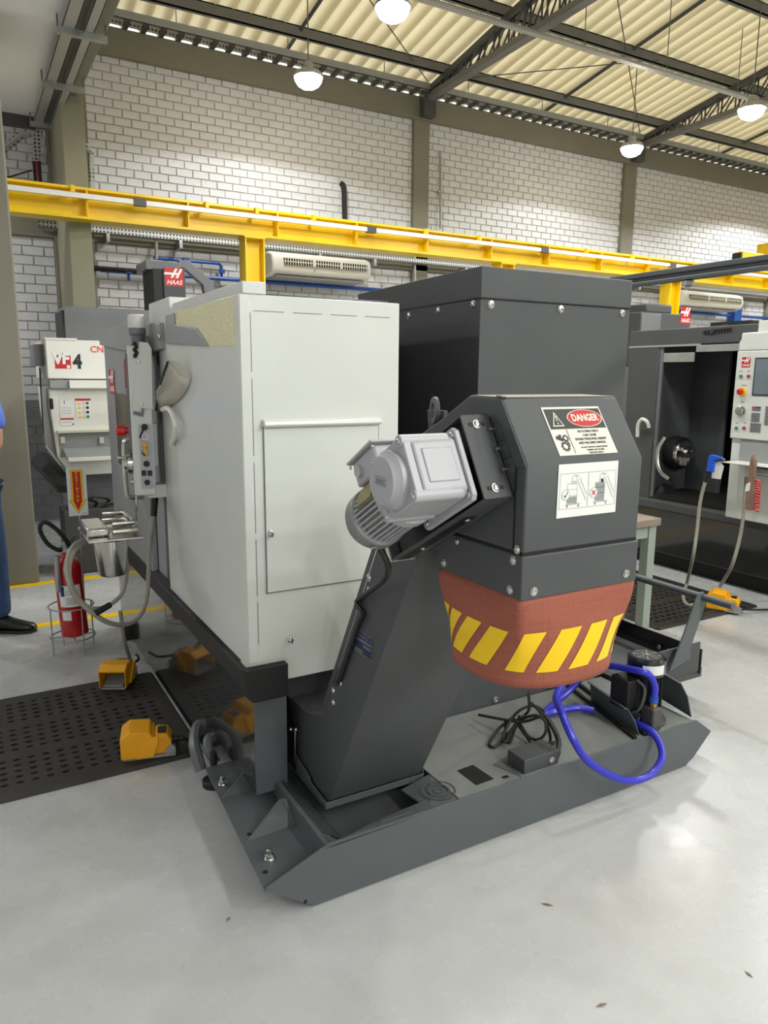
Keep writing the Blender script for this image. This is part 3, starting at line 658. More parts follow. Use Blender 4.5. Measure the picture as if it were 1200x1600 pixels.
# tall dark enclosure at the back
foot = [(1.724, 2.30), (2.522, 2.30), (2.522, 3.4), (1.78, 3.4)]
b = B(); b.prism([(1.726, 2.304), (2.520, 2.304), (2.520, 3.4), (1.782, 3.4)], 'z', 0.30, 1.79); b.build('tall_enclosure', 'paint', L, bevel=.003)
b = B(); b.prism(foot, 'z', 1.792, 1.906); b.build('enclosure_cap', 'paint', L, bevel=.003)
b = B(); b.prism([(1.722, 2.298), (2.524, 2.298), (2.524, 3.4), (1.778, 3.4)], 'z', 1.790, 1.7935); b.build('cap_seam', 'blackm', L)
bolts([(1.775, 2.303, 1.769), (2.127, 2.303, 1.769), (2.475, 2.303, 1.769)], (0, -1, 0), 0.013, L)
q = [PX(u, v, 1.735) for u, v in ((741, 476), (682.5, 485.5), (633, 493))]
bolts([(1.7265 + (p.y - 2.3) * .051, p.y, p.z) for p in q], (-1, 0.05, 0), 0.013, L)
# levelling foot
b = B(); p = PZ(321, 1240, 0)
b.lathe([(0.045, 0), (0.045, 0.02), (0.035, 0.026), (0.012, 0.028), (0.012, 0.13)], (0.70, 2.485, 0), (0, 0, 1), 20); b.build('levelling_foot', 'rubber', L)
b = B(); b.tube([(0.74, 2.72, .13), (.70, 2.70, .135), (.665, 2.62, .12), (.655, 2.56, .10), (.66, 2.52, .05)], 0.022, 8, sub=4); b.tube([(0.74, 2.60, .13), (.71, 2.58, .135), (.70, 2.55, .11), (.72, 2.53, .06)], 0.02, 8, sub=4); b.build('drain_hose', 'hoodg', L)
# pendant, swung so that its narrow side faces the viewer
PR = Mx.Translation((0.588, 3.10, 0)) @ Mx.Rotation(math.radians(-10.8), 4, 'Z') @ Mx.Translation((-0.588, -3.10, 0))
b = B(PR); b.box(0.588, 0.672, 3.10, 3.40, 1.008, 1.612); P_ = b.build('control_pendant', 'white', L, bevel=.005)
yy = 3.0975
def pp(u, v): return PY(u, v, 3.1)
m = PR @ frame((0, yy, 0), *FXN)
b = B(m); q0, q1 = pp(216, 663), pp(243, 762); rect(b, q0.x, q1.x, q1.z, q0.z, .001); b.build('socket_plate', 'alu', P_, smooth=0)
for (u, v, r) in ((225.5, 667, .013), (226, 707, .012), (228.5, 724, .0125), (229.5, 753, .0115)):
    p = pp(u, v); b = B(PR); b.cyl((p.x, yy - .001, p.z), (p.x, yy - .008, p.z), r, n=14); b.build('round_button', 'blackm', P_)
for u in (224.5, 233.5):
    p = pp(u, 738.5); b = B(PR); b.box(p.x - .009, p.x + .009, yy - .006, yy - .001, p.z - .011, p.z + .011); b.build('square_socket', 'blackm', P_)
p = pp(226, 682); b = B(m); ring2(b, p.x, p.z, .011, .014, .0015); b.build('key_switch', 'steel', P_, smooth=0)
b = B(PR); a1, a2 = pp(224, 668), pp(218, 684); b.tube([(a1.x, yy - .01, a1.z), (a2.x, yy - .012, a2.z)], .004, 6); b.build('lever', 'blackm', P_)
p = pp(226, 700); b = B(PR); b.box(p.x - .008, p.x + .004, yy - .014, yy - .010, p.z - .022, p.z + .008); b.box(p.x, p.x + .010, yy - .018, yy - .015, p.z - .03, p.z); b.lathe([(.012, 0), (.012, .003)], (p.x, yy - .012, p.z + .016), (0, -1, 0), 12); b.build('key', 'brass', P_, bevel=.001)
# folded sheet bracket on the pendant side
b = B(PR); b.slab([PY(217, 534, yy), PY(207, 640, yy), PY(224, 648, yy), PY(226, 638, yy), PY(238, 640, yy), PY(236, 545, yy), PY(231, 536, yy)], (0, -.004, 0)); b.build('side_bracket', 'white', P_, bevel=.001)
b = B(PR); b.slab([PY(208.5, 647, yy - .004), PY(209, 643, yy - .004), PY(221, 644, yy - .004), PY(221, 638, yy - .004), PY(225, 638, yy - .004), PY(224, 651, yy - .004)], (0, -.006, 0)); b.build('bracket_hook', 'hoodg', P_)
for (u, v) in ((218, 565), (222, 632)): bolts([PR @ PY(u, v, yy - .004)], (0, -1, 0), .005, P_, 'screw')
b = B(PR); p = PY(212, 545, yy)
for i in range(5): b.lathe([(.006, 0), (.009, .006), (.004, .012)], (p.x - .004 + .006 * (i % 2), yy - .004, p.z + .02 - .012 * i), (0, -1, 0), 8)
b.build('gland_cluster', 'blackm', P_)
# signal beacon on top
px, pyy = 0.632, 3.2
b = B(PR); b.lathe([(.030, 0), (.034, .006), (.026, .012), (.026, .045), (.034, .052), (.034, .075)], (px, pyy, 1.61), (0, 0, 1), 20); b.build('beacon_base', 'hoodg', P_)
b = B(PR); b.lathe([(.034, 0), (.036, .004), (.036, .048), (.031, .054)], (px, pyy, 1.686), (0, 0, 1), 20); b.build('beacon_lens', 'frost', P_)
# operator face (to the left): red stop knob, jog wheel, sign, frame
b = B(PR); b.box(0.578, 0.588, 3.11, 3.40, 1.20, 1.58); b.build('face_frame', 'hoodg', P_, bevel=.002)
b = B(PR); b.box(0.574, 0.579, 3.112, 3.20, 1.45, 1.56); b.build('face_logo_plate', 'redp', P_, bevel=.002)
b = B(PR); b.lathe([(.014, 0), (.014, .012), (.022, .014), (.022, .045), (.016, .05)], (0.578, 3.17, 1.272), (-1, 0, 0), 18); b.build('stop_knob', 'redp', P_)
b = B(PR); b.lathe([(.045, 0), (.045, .018), (.036, .022), (.03, .034)], (0.586, 3.22, 1.13), (-1, 0, 0), 24); b.lathe([(.008, 0), (.008, .028), (.005, .032)], (.56, 3.20, 1.155), (-1, 0, 0), 10); b.build('jog_wheel', 'steel', P_)
for z in (1.44, 1.06): b = B(PR); b.lathe([(.01, 0), (.01, .012)], (0.586, 3.15, z), (-1, 0, 0), 10); b.build('knob', 'steel', P_)
b = B(); b.box(0.672, 0.70, 3.14, 3.34, 1.12, 1.30); b.build('pendant_back_box', 'white', L, bevel=.004)
b = B(); b.box(0.645, 0.745, 3.12, 3.20, 0.99, 1.045); b.build('lower_arm_bracket', 'white', L, bevel=.003)
b = B(); b.box(0.655, 0.74, 3.22, 3.28, 1.60, 1.66); b.build('upper_arm_bracket', 'grey', L, bevel=.003)
# curved cable channel with toothed edge behind the pendant
def strip(pts, x, n=10):
    P = [PX(u, v, x) for u, v in pts]; L_ = [0]
    for q0, q1 in zip(P, P[1:]): L_.append(L_[-1] + (q1 - q0).length)
    out = []
    for i in range(n):
        s_ = L_[-1] * i / (n - 1); k_ = max(a for a in range(len(P) - 1) if L_[a] <= s_ + 1e-9); f_ = (s_ - L_[k_]) / (L_[k_ + 1] - L_[k_]); out.append(P[k_].lerp(P[k_ + 1], f_))
    return out
rows = [strip(((263, 562), (258, 578), (251, 599.5), (243.5, 613)), .650), strip(((270, 572), (264.5, 583), (256, 600), (245, 613)), .668),
        strip(((282.5, 587), (275, 592), (262, 606), (245, 623)), .690), strip(((298, 590), (296, 602), (286, 618), (275, 629), (251, 642), (243.5, 642)), .714)]
b = B(); n_ = 10; b.add([p for r in rows for p in r], [(j * n_ + i, j * n_ + i + 1, (j + 1) * n_ + i + 1, (j + 1) * n_ + i) for j in range(3) for i in range(n_ - 1)])
o = b.build('curved_channel', 'beige', L, smooth=25); s_ = o.modifiers.new('thickness', 'SOLIDIFY'); s_.thickness = .004
b = B(); b.slab([PX(263, 562, .650), PX(280, 565, .680), PX(298, 590, .714), PX(282.5, 587, .690), PX(270, 572, .668)], (.002, .004, 0)); b.build('channel_lip', 'beige', L)
b = B()
for p in strip(((262, 566), (257, 580), (250.5, 600)), .648, 14): b.box(p.x - .004, p.x + .002, p.y - .006, p.y + .006, p.z - .004, p.z + .003)
b.build('channel_teeth', 'blackm', L, smooth=0)
b = B(); b.tube([PX(254, 640, .70), PX(262, 638, .69), PX(270, 648, .69), PX(274, 664, .69), PX(273, 680, .70), PX(268, 694, .71)], .010, 8, sub=4); b.build('loop_strap', 'acw', L)
# pendant drop rod and cable
b = B(); b.tube([PY(213, 775, 3.12), PY(214.5, 838, 3.12), PY(203, 842, 3.12)], .005, 6); b.build('tray_rod', 'steel', L)
b = B(); b.tube([PY(243, 772, 3.2), PY(240, 806, 3.2)], .014, 8); b.build('cable_sleeve', 'blackm', L)
b = B(); b.tube([PY(240, 804, 3.2), PY(234, 850, 3.2), PY(232, 900, 3.17), PY(228, 940, 3.15), PY(216, 965, 3.1), PY(196, 976, 3.05), PY(170, 973, 3.0), PY(145, 958, 2.98), PY(120, 935, 2.98), PY(106, 905, 2.98), PY(104, 880, 3.0), PY(114, 855, 3.04), PY(134, 842, 3.08)], .010, 8, sub=5)
b.tube([PY(136, 846, 3.08), PY(116, 862, 3.02), PY(108, 890, 3.0), PY(114, 920, 3.0), PY(136, 948, 3.0), PY(165, 948, 3.02), PY(190, 928, 3.06), PY(198, 895, 3.1), PY(196, 865, 3.15)], .009, 8, sub=5); b.build('coiled_conduit', 'hose', L)
b = B(); b.tube([PY(150, 958, 2.97), PY(172, 945, 3.0)], .013, 8); b.build('conduit_tie', 'blackm', L)
b = B(); b.tube([PY(188, 955, 3.2), PY(194, 1000, 3.25), PY(203, 1030, 3.4)], .009, 7, sub=3); b.build('floor_conduit', 'hose', L)
# steel tool tray and cup below the pendant
T = thing('steel_tool_tray', 'shiny steel tray with a deep cup hanging below the control pendant', 'tray', (0.5, 2.95, 0.9))
def pz(u, v): return PY(u, v, 2.92)
zt_ = pz(170, 835).z
x0, x1 = pz(131, 838).x, pz(214, 838).x
b = B(); b.box(x0, x1, 2.80, 3.10, zt_ - .004, zt_ + .004); b.build('tray_plate', 'steel', T, bevel=.002)
b = B()
b.box(x0 + .005, x0 + .085, 2.86, 3.09, zt_ + .004, zt_ + .038); b.build('tray_block', 'steel', T, bevel=.008)
b = B(); b.tube([(x0 + .09, 2.83, zt_ + .025), (x1 - .02, 2.83, zt_ + .025), (x1 - .01, 2.90, zt_ + .025), (x1 - .01, 3.08, zt_ + .025), (x0 + .09, 3.08, zt_ + .025)], .012, 8); b.tube([(x0 + .09, 2.83, zt_ + .055), (x1 - .03, 2.83, zt_ + .055), (x1 - .02, 2.90, zt_ + .055), (x1 - .02, 3.06, zt_ + .055), (x0 + .09, 3.06, zt_ + .055)], .010, 8); b.build('tray_rim', 'steel', T)
c0, c1 = pz(174, 842), pz(176, 897)
b = B(); b.lathe([(.048, 0), (.052, .006), (.063, c0.z - c1.z - .02), (.066, c0.z - c1.z), (.060, c0.z - c1.z), (.048, .01)], (c1.x, 2.92, c1.z), (0, 0, 1), 28); b.build('cup', 'steel', T)
T.parent = None
# machine front tray rail and sign at its far end
b = B(); b.box(0.69, 0.734, 4.2, 4.26, 0, .09); b.build('floor_clamp', 'rubber', L)

# ---------------------------------------------------------------- coolant tank
K = thing('coolant_tank', 'dark grey floor tank with a chamfered front and deck under the chip conveyor', 'tank', (1.55, 2.0, 0))
fr = [(0.612, 0.112), (0.642, 0.085), (0.757, 0.004), (2.350, 0.004), (2.395, 0.028), (2.490, 0.116), (2.393, 0.186), (0.806, 0.186)]
b = B(); b.prism(fr, 'y', 1.715, 1.721); b.build('front_wall', 'paint2', K, bevel=.001)
b = B(); b.slab([(0.612, 1.717, 0.100), (0.812, 1.717, 0.104), (0.812, 2.43, 0.104), (0.652, 2.43, 0.100)], (0, 0, 0.006)); b.build('side_flange', 'paint2', K, bevel=.001)
b = B(); b.slab([(0.642, 1.72, 0.085), (0.757, 1.72, 0.004), (0.757, 2.42, 0.004), (0.69, 2.42, 0.085)], (0.005, 0, 0.005)); b.build('side_underplate', 'steeld', K)
b = B(); b.box(0.806, 0.822, 1.72, 2.235, 0.104, 0.168); b.build('trough_side', 'paint2', K, bevel=.003)
b = B(); b.slab([(0.824, 1.74, .165), (0.826, 2.23, .165), (0.89, 2.23, .11), (0.89, 1.82, .11)], (0, 0, -.004)); b.build('trough_slope', 'paint2', K)
b = B()
for i in range(7): b.box(0.83 + .011 * i, 0.834 + .011 * i, 1.80, 2.2, .157 - .0082 * i, .163 - .0082 * i)
b.build('trough_rib', 'paint', K, smooth=0)
b = B(); b.box(0.82, 1.26, 1.722, 2.235, 0.05, 0.108); b.build('trough_floor', 'paint', K)
# front lip of the trough with its slot
b = B(); b.slab([(0.79, 1.713, .178), (0.83, 1.713, .186), (1.17, 1.713, .186), (1.17, 1.775, .180), (0.98, 1.765, .172), (0.90, 1.745, .172)], (0, 0, -.006)); b.build('trough_lip', 'paint2', K, bevel=.001)
b = B(); b.box(0.985, 1.10, 1.735, 1.75, .1785, .185); b.build('lip_slot', 'paint', K, bevel=.002)
b = B(); b.slab([(1.16, 1.725, .176), (1.275, 1.725, .176), (1.275, 1.905, .176), (1.16, 1.905, .150)], (0, 0, -.006)); b.build('trough_end', 'paint2', K)
# deck
deckz = .180
b = B(); b.box(1.27, 2.39, 1.721, 2.215, deckz - .006, deckz); b.build('deck', 'deckp', K, bevel=.001)
b = B(); b.slab([(2.39, 1.72, deckz), (2.488, 1.72, .112), (2.488, 2.215, .112), (2.39, 2.215, deckz)], (0, 0, -.006)); b.build('deck_end_slope', 'paint2', K)
b = B(); b.box(1.275, 2.38, 1.73, 2.21, .01, .17); b.build('tank_body', 'paint', K)
b = B(); b.slab([PZ(u, v, deckz + .0006) for u, v in ((714, 1204), (739, 1195), (772, 1217), (744, 1227))], (0, 0, .0004)); b.build('deck_hatch', 'void', K)
b = B(); b.slab([PZ(u, v, deckz + .0006) for u, v in ((783, 1214), (792, 1211), (796, 1214), (787, 1217))], (0, 0, .0004)); b.slab([PZ(u, v, deckz + .0006) for u, v in ((839, 1166), (868, 1157), (868, 1163), (843, 1171))], (0, 0, .0004)); b.build('deck_slot', 'void', K)
b = B(frame((1.21, 1.80, .1785), (1, 0, 0), (0, 1, 0))); 
for r in (.055, .036, .018): ring2(b, .03, .0, r - .006, r, .003)
b.build('embossed_mark', 'paint', K, smooth=0)
b = B(); b.box(1.545, 1.70, 1.74, 1.83, deckz, deckz + .05); b.build('sensor_box', 'paint', K, bevel=.003)
bolts([(1.665, 1.739, deckz + .02)], (0, -1, 0), .010, K)
b = B(); b.slab([PZ(u, v, deckz + .001) for u, v in ((770, 1195), (795, 1180), (815, 1215), (810, 1212))], (0, 0, .001)); b.build('box_foot', 'paint2', K)
# gussets on the side flange
for y in (2.21, 1.95):
    b = B(); b.slab([(0.645, y, .107), (0.80, y, .107), (0.80, y + .07, .165), (0.775, y + .065, .17)], (0, .004, 0)); b.build('gusset', 'paint2', K)
for p in ((0.674, 2.295), (0.672, 1.84)):
    b = B(); b.lathe([(.019, 0), (.019, .004), (.014, .004), (.014, .012), (.008, .014), (.008, .028), (.005, .030)], (p[0], p[1], .107), (0, 0, 1), 12); b.build('hold_down_bolt', 'bolt', K)
b = B()
for x, y in ((.70, 2.1), (.66, 1.98), (.73, 1.9), (.74, 1.80), (.64, 1.79), (.70, 1.77), (.72, 2.38), (.76, 2.30)): b.cyl((x, y, .1065), (x, y, .1072), .008, n=8)
b.build('flange_hole', 'void', K)
b = B(); b.cyl((0.73, 1.7145, .028), (.73, 1.7155, .028), .006, n=8); b.build('wall_hole', 'void', K)
# pump bay: two bent side plates with rails
def bent(x0, x1, y0, y1, h, lab):
    sl = (x1 - x0) / (y1 - y0)
    pr = [(0.0, 0.0), (0.0, h - .015), (0.02, h)] ; 
    pts = [(x0, y0, deckz), (x0 - .02, y0 + .01, deckz + h * .7), (x0 - .012, y0 + .05, deckz + h), (x1 - .012, y1, deckz + h), (x1, y1, deckz)]
    b = B(); b.slab(pts, (.005, 0, 0)); b.slab([(x0 - .012, y0 + .05, deckz + h), (x1 - .012, y1, deckz + h), (x1 - .028, y1, deckz + h + .004), (x0 - .028, y0 + .05, deckz + h + .004)], (0, 0, .004))
    b.build('pump_bay_plate', 'paint2', K, bevel=.001)
bent(2.105, 2.165, 1.745, 2.05, .085, '')
bent(2.405, 2.47, 1.75, 2.08, .125, '')
for x in (2.06, 2.115): b = B(); b.slab([(x, 1.73, deckz), (x + .115, 2.21, deckz), (x + .13, 2.21, deckz), (x + .018, 1.73, deckz)], (0, 0, .014)); b.build('bay_rail', 'blackm', K, bevel=.002)
bolts([(2.16, 1.80, deckz + .03)], (-1, -.2, 0), .008, K)
# rear box with the handle bar
b = B(); b.slab([(2.52, 2.08, .16), (2.88, 2.08, .16), (2.88, 2.08, .30), (2.52, 2.08, .30)], (0, .008, 0)); b.build('rear_tray_side', 'paint', K)
b = B(); b.box(2.46, 2.92, 2.09, 2.62, .12, .165); b.build('rear_tray_floor', 'paint', K)
b = B(); b.slab([(2.90, 2.08, .14), (2.90, 2.66, .14), (2.90, 2.66, .26), (2.90, 2.08, .26)], (-.008, 0, 0)); b.build('rear_tray_end', 'black', K)
b = B(); b.slab([(2.46, 2.62, .14), (2.92, 2.62, .14), (2.92, 2.62, .30), (2.46, 2.62, .30)], (0, .008, 0)); b.build('rear_tray_side', 'black', K)
bolts([PX(u, v, 2.885) for u, v in ((1030, 1011), (1045, 1017))], (-1, 0, 0), .010, K)
def arm(y):
    A = [PY(u, v, 2.05) for u, v in ((1046, 1050), (1078, 1030), (1080, 1010), (1103, 943), (1100, 925), (1091, 928), (1069, 992))]
    b = B(); b.slab([(p.x, y, p.z) for p in A], (0, .008, 0)); b.build('handle_arm', 'paint2', K, bevel=.001)
arm(2.05)
p0, p1 = PY(1136, 945, 1.86), None
xb, zb_ = PY(1097, 934, 2.05).x, PY(1097, 934, 2.05).z
arm(2.50)
b = B(); b.cyl((xb + .01, 1.90, zb_), (xb + .01, 2.72, zb_), .017, n=14); b.build('handle_bar', 'paint2', K, bevel=.002)
for y in (2.3, 2.6): 
    for x in (2.55, 2.82): b = B(); b.lathe([(.03, 0), (.03, .06)], (x, y, .0), (0, 0, 1), 12); b.box(x - .02, x + .02, y - .02, y + .02, .06, .12); b.build('tank_foot', 'rubber', K)
# ---------------------------------------------------------------- pump
U = thing('coolant_pump', 'black upright coolant pump on the tank deck between two bent plates', 'pump', (2.225, 1.83, deckz))
pc = V((2.225, 1.835, 0)); h = .445 - deckz
b = B(); b.lathe([(.088, 0), (.088, .012), (.068, .014), (.068, .05)], (pc.x, pc.y, deckz), (0, 0, 1), 28); b.build('pump_flange', 'steeld', U, bevel=.002)
b = B(); b.lathe([(.057, .04), (.057, h * .76)], (pc.x, pc.y, deckz), (0, 0, 1), 28); b.build('motor_body', 'blackm', U)
for i in range(20):
    a = 2 * math.pi * i / 20; m = Mx.Translation((pc.x, pc.y, 0)) @ Mx.Rotation(a, 4, 'Z')
    b = B(m); b.box(.055, .066, -.002, .002, deckz + .05, deckz + h * .74); b.build('cooling_fin', 'blackm', U, smooth=0)
b = B(); b.lathe([(.069, h * .74), (.072, h * .76), (.072, h * .97), (.064, h), (.0, h)], (pc.x, pc.y, deckz), (0, 0, 1), 30, cap=False); b.build('fan_cowl', 'black', U)
b = B(frame((pc.x, pc.y, deckz + h), (1, 0, 0), (0, 1, 0)))
for r in (.052, .044, .036, .028, .02): ring2(b, 0, 0, r - .003, r, .0012)
for a in range(4): line2(b, -.055 * math.cos(a * .785), -.055 * math.sin(a * .785), .055 * math.cos(a * .785), .055 * math.sin(a * .785), .005, .0016)
b.build('fan_grille', 'hoodg', U, smooth=0)
b = B(frame((pc.x, pc.y, deckz + h), (1, 0, 0), (0, 1, 0))); disc(b, 0, 0, .010, .003); b.build('grille_badge', 'gold', U, flip=False)
vs = []; fs = []
for i in range(9):
    a = math.radians(-150 + 9 * i) ; vs += [(pc.x + .0725 * math.cos(a), pc.y + .0725 * math.sin(a), deckz + h * .79), (pc.x + .0725 * math.cos(a), pc.y + .0725 * math.sin(a), deckz + h * .93)]
b = B(); b.add(vs, [(2 * i, 2 * i + 2, 2 * i + 3, 2 * i + 1) for i in range(8)]); b.build('rating_label', 'paper', U)
b = B(); b.box(pc.x - .125, pc.x - .05, pc.y - .03, pc.y + .06, deckz + .07, deckz + .19); b.build('terminal_box', 'blackm', U, bevel=.006)
b = B(); b.tube([(pc.x - .08, pc.y - .03, deckz + .19), (pc.x - .07, pc.y - .06, deckz + .16), (pc.x - .09, pc.y - .06, deckz + .09), (pc.x - .10, pc.y - .03, deckz + .06)], .006, 7, sub=4); b.build('pump_cable', 'steeld', U)
b = B(); b.box(pc.x - .06, pc.x - .01, pc.y - .10, pc.y - .04, deckz, deckz + .09); b.build('outlet_block', 'steeld', U, bevel=.006)
b = B(); ox, oy = pc.x - .035, pc.y - .075
b.lathe([(.015, 0), (.015, .018)], (ox, oy, deckz + .09), (0, 0, 1), 8); b.build('brass_fitting', 'brass', U)
b = B(); b.lathe([(.018, 0), (.018, .022)], (ox, oy, deckz + .108), (0, 0, 1), 14); b.build('hose_clamp', 'bluepipe', U)
# blue hose
pts = [(ox, oy, deckz + .12), (ox, oy, deckz + .17), (ox - .02, oy + .01, deckz + .215), (ox - .06, oy + .03, deckz + .235)] 
pts = [V(p) for p in pts] + [PZ(u, v, z) for u, v, z in ((942, 1040, .37), (915, 1052, .31), (895, 1074, .25), (868, 1098, .205), (850, 1115, .20), (862, 1113, .20), (880, 1109, .205), (905, 1106, .205), (928, 1110, .20))]
b = B(); b.tube(pts, .0135, 10, sub=6)
loop = [PY(878, 1070, 1.95), PY(869, 1090, 1.88), PY(877, 1112, 1.76), PY(893, 1150, 1.68), PY(915, 1185, 1.655), PY(950, 1210, 1.64), PY(985, 1220, 1.63), PY(1015, 1211, 1.63), PY(1033, 1188, 1.64), PY(1032, 1165, 1.67), PY(1018, 1143, 1.72), PY(998, 1132, 1.78), PY(985, 1125, 1.84)]
b.tube(loop, .0135, 10, sub=6)
tag(b.build('blue_hose', 'blue'), 'shiny blue coolant hose looping over the tank front from the black pump', 'hose')
# coiled black cable on the deck
b = B(); cz = deckz + .012
def dk(u, v, z): return PZ(u, v, deckz + z)
b.tube([PZ(826, 1082, .55), dk(826, 1110, .10), dk(812, 1124, .06), dk(800, 1140, .03), dk(790, 1160, .02), dk(786, 1150, .02), dk(798, 1125, .06), dk(815, 1108, .10), dk(835, 1103, .10), dk(850, 1112, .08), dk(842, 1120, .09), dk(815, 1128, .06), dk(785, 1124, .05), dk(748, 1117, .03)], .0055, 7, sub=6)
b.tube([dk(800, 1122, .06), dk(778, 1140, .02), dk(765, 1162, .008), dk(775, 1166, .008), dk(795, 1145, .02), dk(812, 1126, .06), dk(835, 1118, .10), dk(851, 1126, .09), dk(852, 1145, .05), dk(840, 1156, .02), dk(825, 1150, .02), dk(812, 1130, .05), dk(800, 1122, .06)], .0055, 7, sub=6)
b.tube([dk(806, 1128, .05), dk(822, 1150, .02), dk(838, 1170, .008), dk(852, 1171, .008), dk(860, 1158, .01), dk(856, 1136, .06), dk(846, 1115, .09), dk(830, 1098, .13)], .0055, 7, sub=6)
b.tube([dk(790, 1124, .05), dk(790, 1148, .01), dk(796, 1160, .008), dk(804, 1140, .02), dk(812, 1118, .07)], .0055, 7, sub=5)
tag(b.build('coiled_cable', 'rubber'), 'black electric cable tied in a messy coil on the tank deck', 'cable')
b = B(); b.tube([dk(852, 1118, .10), dk(866, 1140, .06), dk(873, 1160, .02), dk(870, 1176, .008)], .0095, 8, sub=5); b.tube([dk(871, 1174, .01), dk(868, 1182, .008)], .013, 8)
tag(b.build('thick_cable', 'rubber'), 'thicker black cable with a plug end beside the small deck box', 'cable')

# ---------------------------------------------------------------- chip conveyor
H = thing('chip_conveyor', 'dark grey inclined chip conveyor with danger label, gear motor and red brown striped skirt', 'conveyor', (1.08, 1.9, 0.15))
X0, X1 = 0.905, 1.25
# catch tray at the foot
b = B(); b.box(0.893, 1.262, 1.925, 2.235, .148, .153); b.slab([(0.893, 1.925, .15), (1.262, 1.925, .15), (1.262, 1.922, .172), (0.893, 1.922, .172)], (0, .003, 0))
b.slab([(0.893, 1.922, .15), (0.893, 2.235, .15), (.893, 2.235, .235), (.893, 2.05, .20), (.893, 2.04, .185), (0.893, 1.922, .172)], (.003, 0, 0)); b.box(1.259, 1.262, 1.925, 2.0, .15, .185); b.build('catch_tray', 'paint2', H, bevel=.001)
b = B(); b.slab([(.896, 2.165, .16), (.896, 2.235, .16), (.896, 2.235, .42), (.896, 2.20, .40), (.896, 2.165, .34)], (-.004, 0, 0)); b.build('hinge_plate', 'blackm', H, bevel=.002)
bolts([(.892, 2.20, .30), (.892, 2.155, .32)], (-1, 0, 0), .010, H)
b = B(); b.tube([(.888, 2.15, .325), (.886, 2.155, .20)], .003, 5); b.build('split_pin', 'steel', H)
# lower and inclined housing (one welded duct)
duct = [(1.925, .175), (2.235, .165), (2.235, .40), (2.10, .40), (1.965, .445), (1.600, 1.10), (1.46, 1.36), (1.36, 1.30), (1.40, 1.10), (1.444, 1.045)]
b = B(); b.prism(duct, 'x', X0, X1); b.build('inclined_housing', 'paint', H, bevel=.003)
b = B(); b.slab([(X0 - .0015, 2.085, .43), (X0 - .0015, 1.95, .47), (X0 - .0015, 1.60, 1.10), (X0 - .0015, 1.615, 1.11), (X0 - .0015, 1.968, .478), (X0 - .0015, 2.09, .437)], (.0015, 0, 0)); b.build('side_fold', 'paint', H, smooth=0)
q = [PX(u, v, X0) for u, v in ((577, 902), (577, 923), (567, 958), (532, 1067), (521, 1078), (521, 1097))]
bolts(q, (-1, 0, 0), .0095, H)
# rating plate
c = [PX(u, v, X0 - .001) for u, v in ((552, 1012), (583, 1032), (582, 998), (556, 983))]
cen = (c[0] + c[1] + c[2] + c[3]) / 4
m = frame(cen, (0, -1, 0), (0, 0, 1)); b = B(m)
rect(b, -.052, .052, -.034, .034, .0008, 0); rect(b, -.049, .049, -.031, .031, .0012, 1)
rect(b, -.045, .045, .004, .010, .0016, 0)
for i in range(2):
    for j in range(3): rect(b, -.045 + .047 * i, -.004 + .047 * i, -.028 + .0095 * j, -.022 + .0095 * j, .0016, 0 if (i + j) % 3 == 0 else 2)
text(b, 'CONVEYOR', .008, 0, .02, .0016, 0)
b.build('rating_plate', ['gold', 'navy', 'ink'], H, flip=False, smooth=0)
# head hood
hx0, hx1 = 0.910, 1.222
hood = [(1.345, 1.166), (1.057, 1.166), (1.057, 1.338), (1.14, 1.460), (1.243, 1.462), (1.352, 1.405), (1.46, 1.355), (1.60, 1.10), (1.52, 1.03), (1.40, 1.10)]
b = B(); b.prism(hood, 'x', hx0, hx1); b.build('head_hood', 'paint', H, bevel=.004)
b = B(); b.slab([(hx0 + .004, 1.141, 1.4608), (hx1 - .004, 1.141, 1.4608), (hx1 - .004, 1.241, 1.4625), (hx0 + .004, 1.241, 1.4625)], (0, 0, .0006)); b.build('dusty_top', 'dust', H)
# folded flange edge on the hood corner
b = B(); b.slab([(hx0 - .002, 1.056, 1.334), (hx0 - .002, 1.139, 1.460), (hx0 - .002, 1.165, 1.456), (hx0 - .002, 1.085, 1.330)], (.003, 0, 0)); b.build('flange_strip', 'paint', H, bevel=.0008)
b = B(); b.slab([(hx0 + .0, 1.136, 1.4595), (hx0 + .012, 1.136, 1.4595), (hx0 + .012, 1.155, 1.463), (hx0, 1.155, 1.463)], (0, 0, .002)); b.build('hood_notch', 'blackm', H)
b = B(); b.box(hx0 - .002, hx0 + .001, 1.083, 1.0865, 1.17, 1.333); b.build('fold_line', 'blackm', H, smooth=0)
# bottom band with seam
b = B(); b.box(hx0 - .003, hx1 + .003, 1.054, 1.345, 1.072, 1.161); b.build('hood_band', 'paint', H, bevel=.003)
b = B(); b.box(hx0 + .001, hx1 - .001, 1.058, 1.343, 1.160, 1.167); b.build('band_seam', 'void', H, smooth=0)
fy, lx = 1.0535, hx0 - .0035
bolts([PY(u, v, fy) for u, v in ((834, 924), (978, 896))], (0, -1, 0), .0075, H)
bolts([PX(u, v, lx) for u, v in ((797, 922), (694, 880), (802, 876))], (-1, 0, 0), .0075, H)
bolts([PX(u, v, hx0 - .001) for u, v in ((715, 846), (808, 859))], (-1, 0, 0), .0075, H)
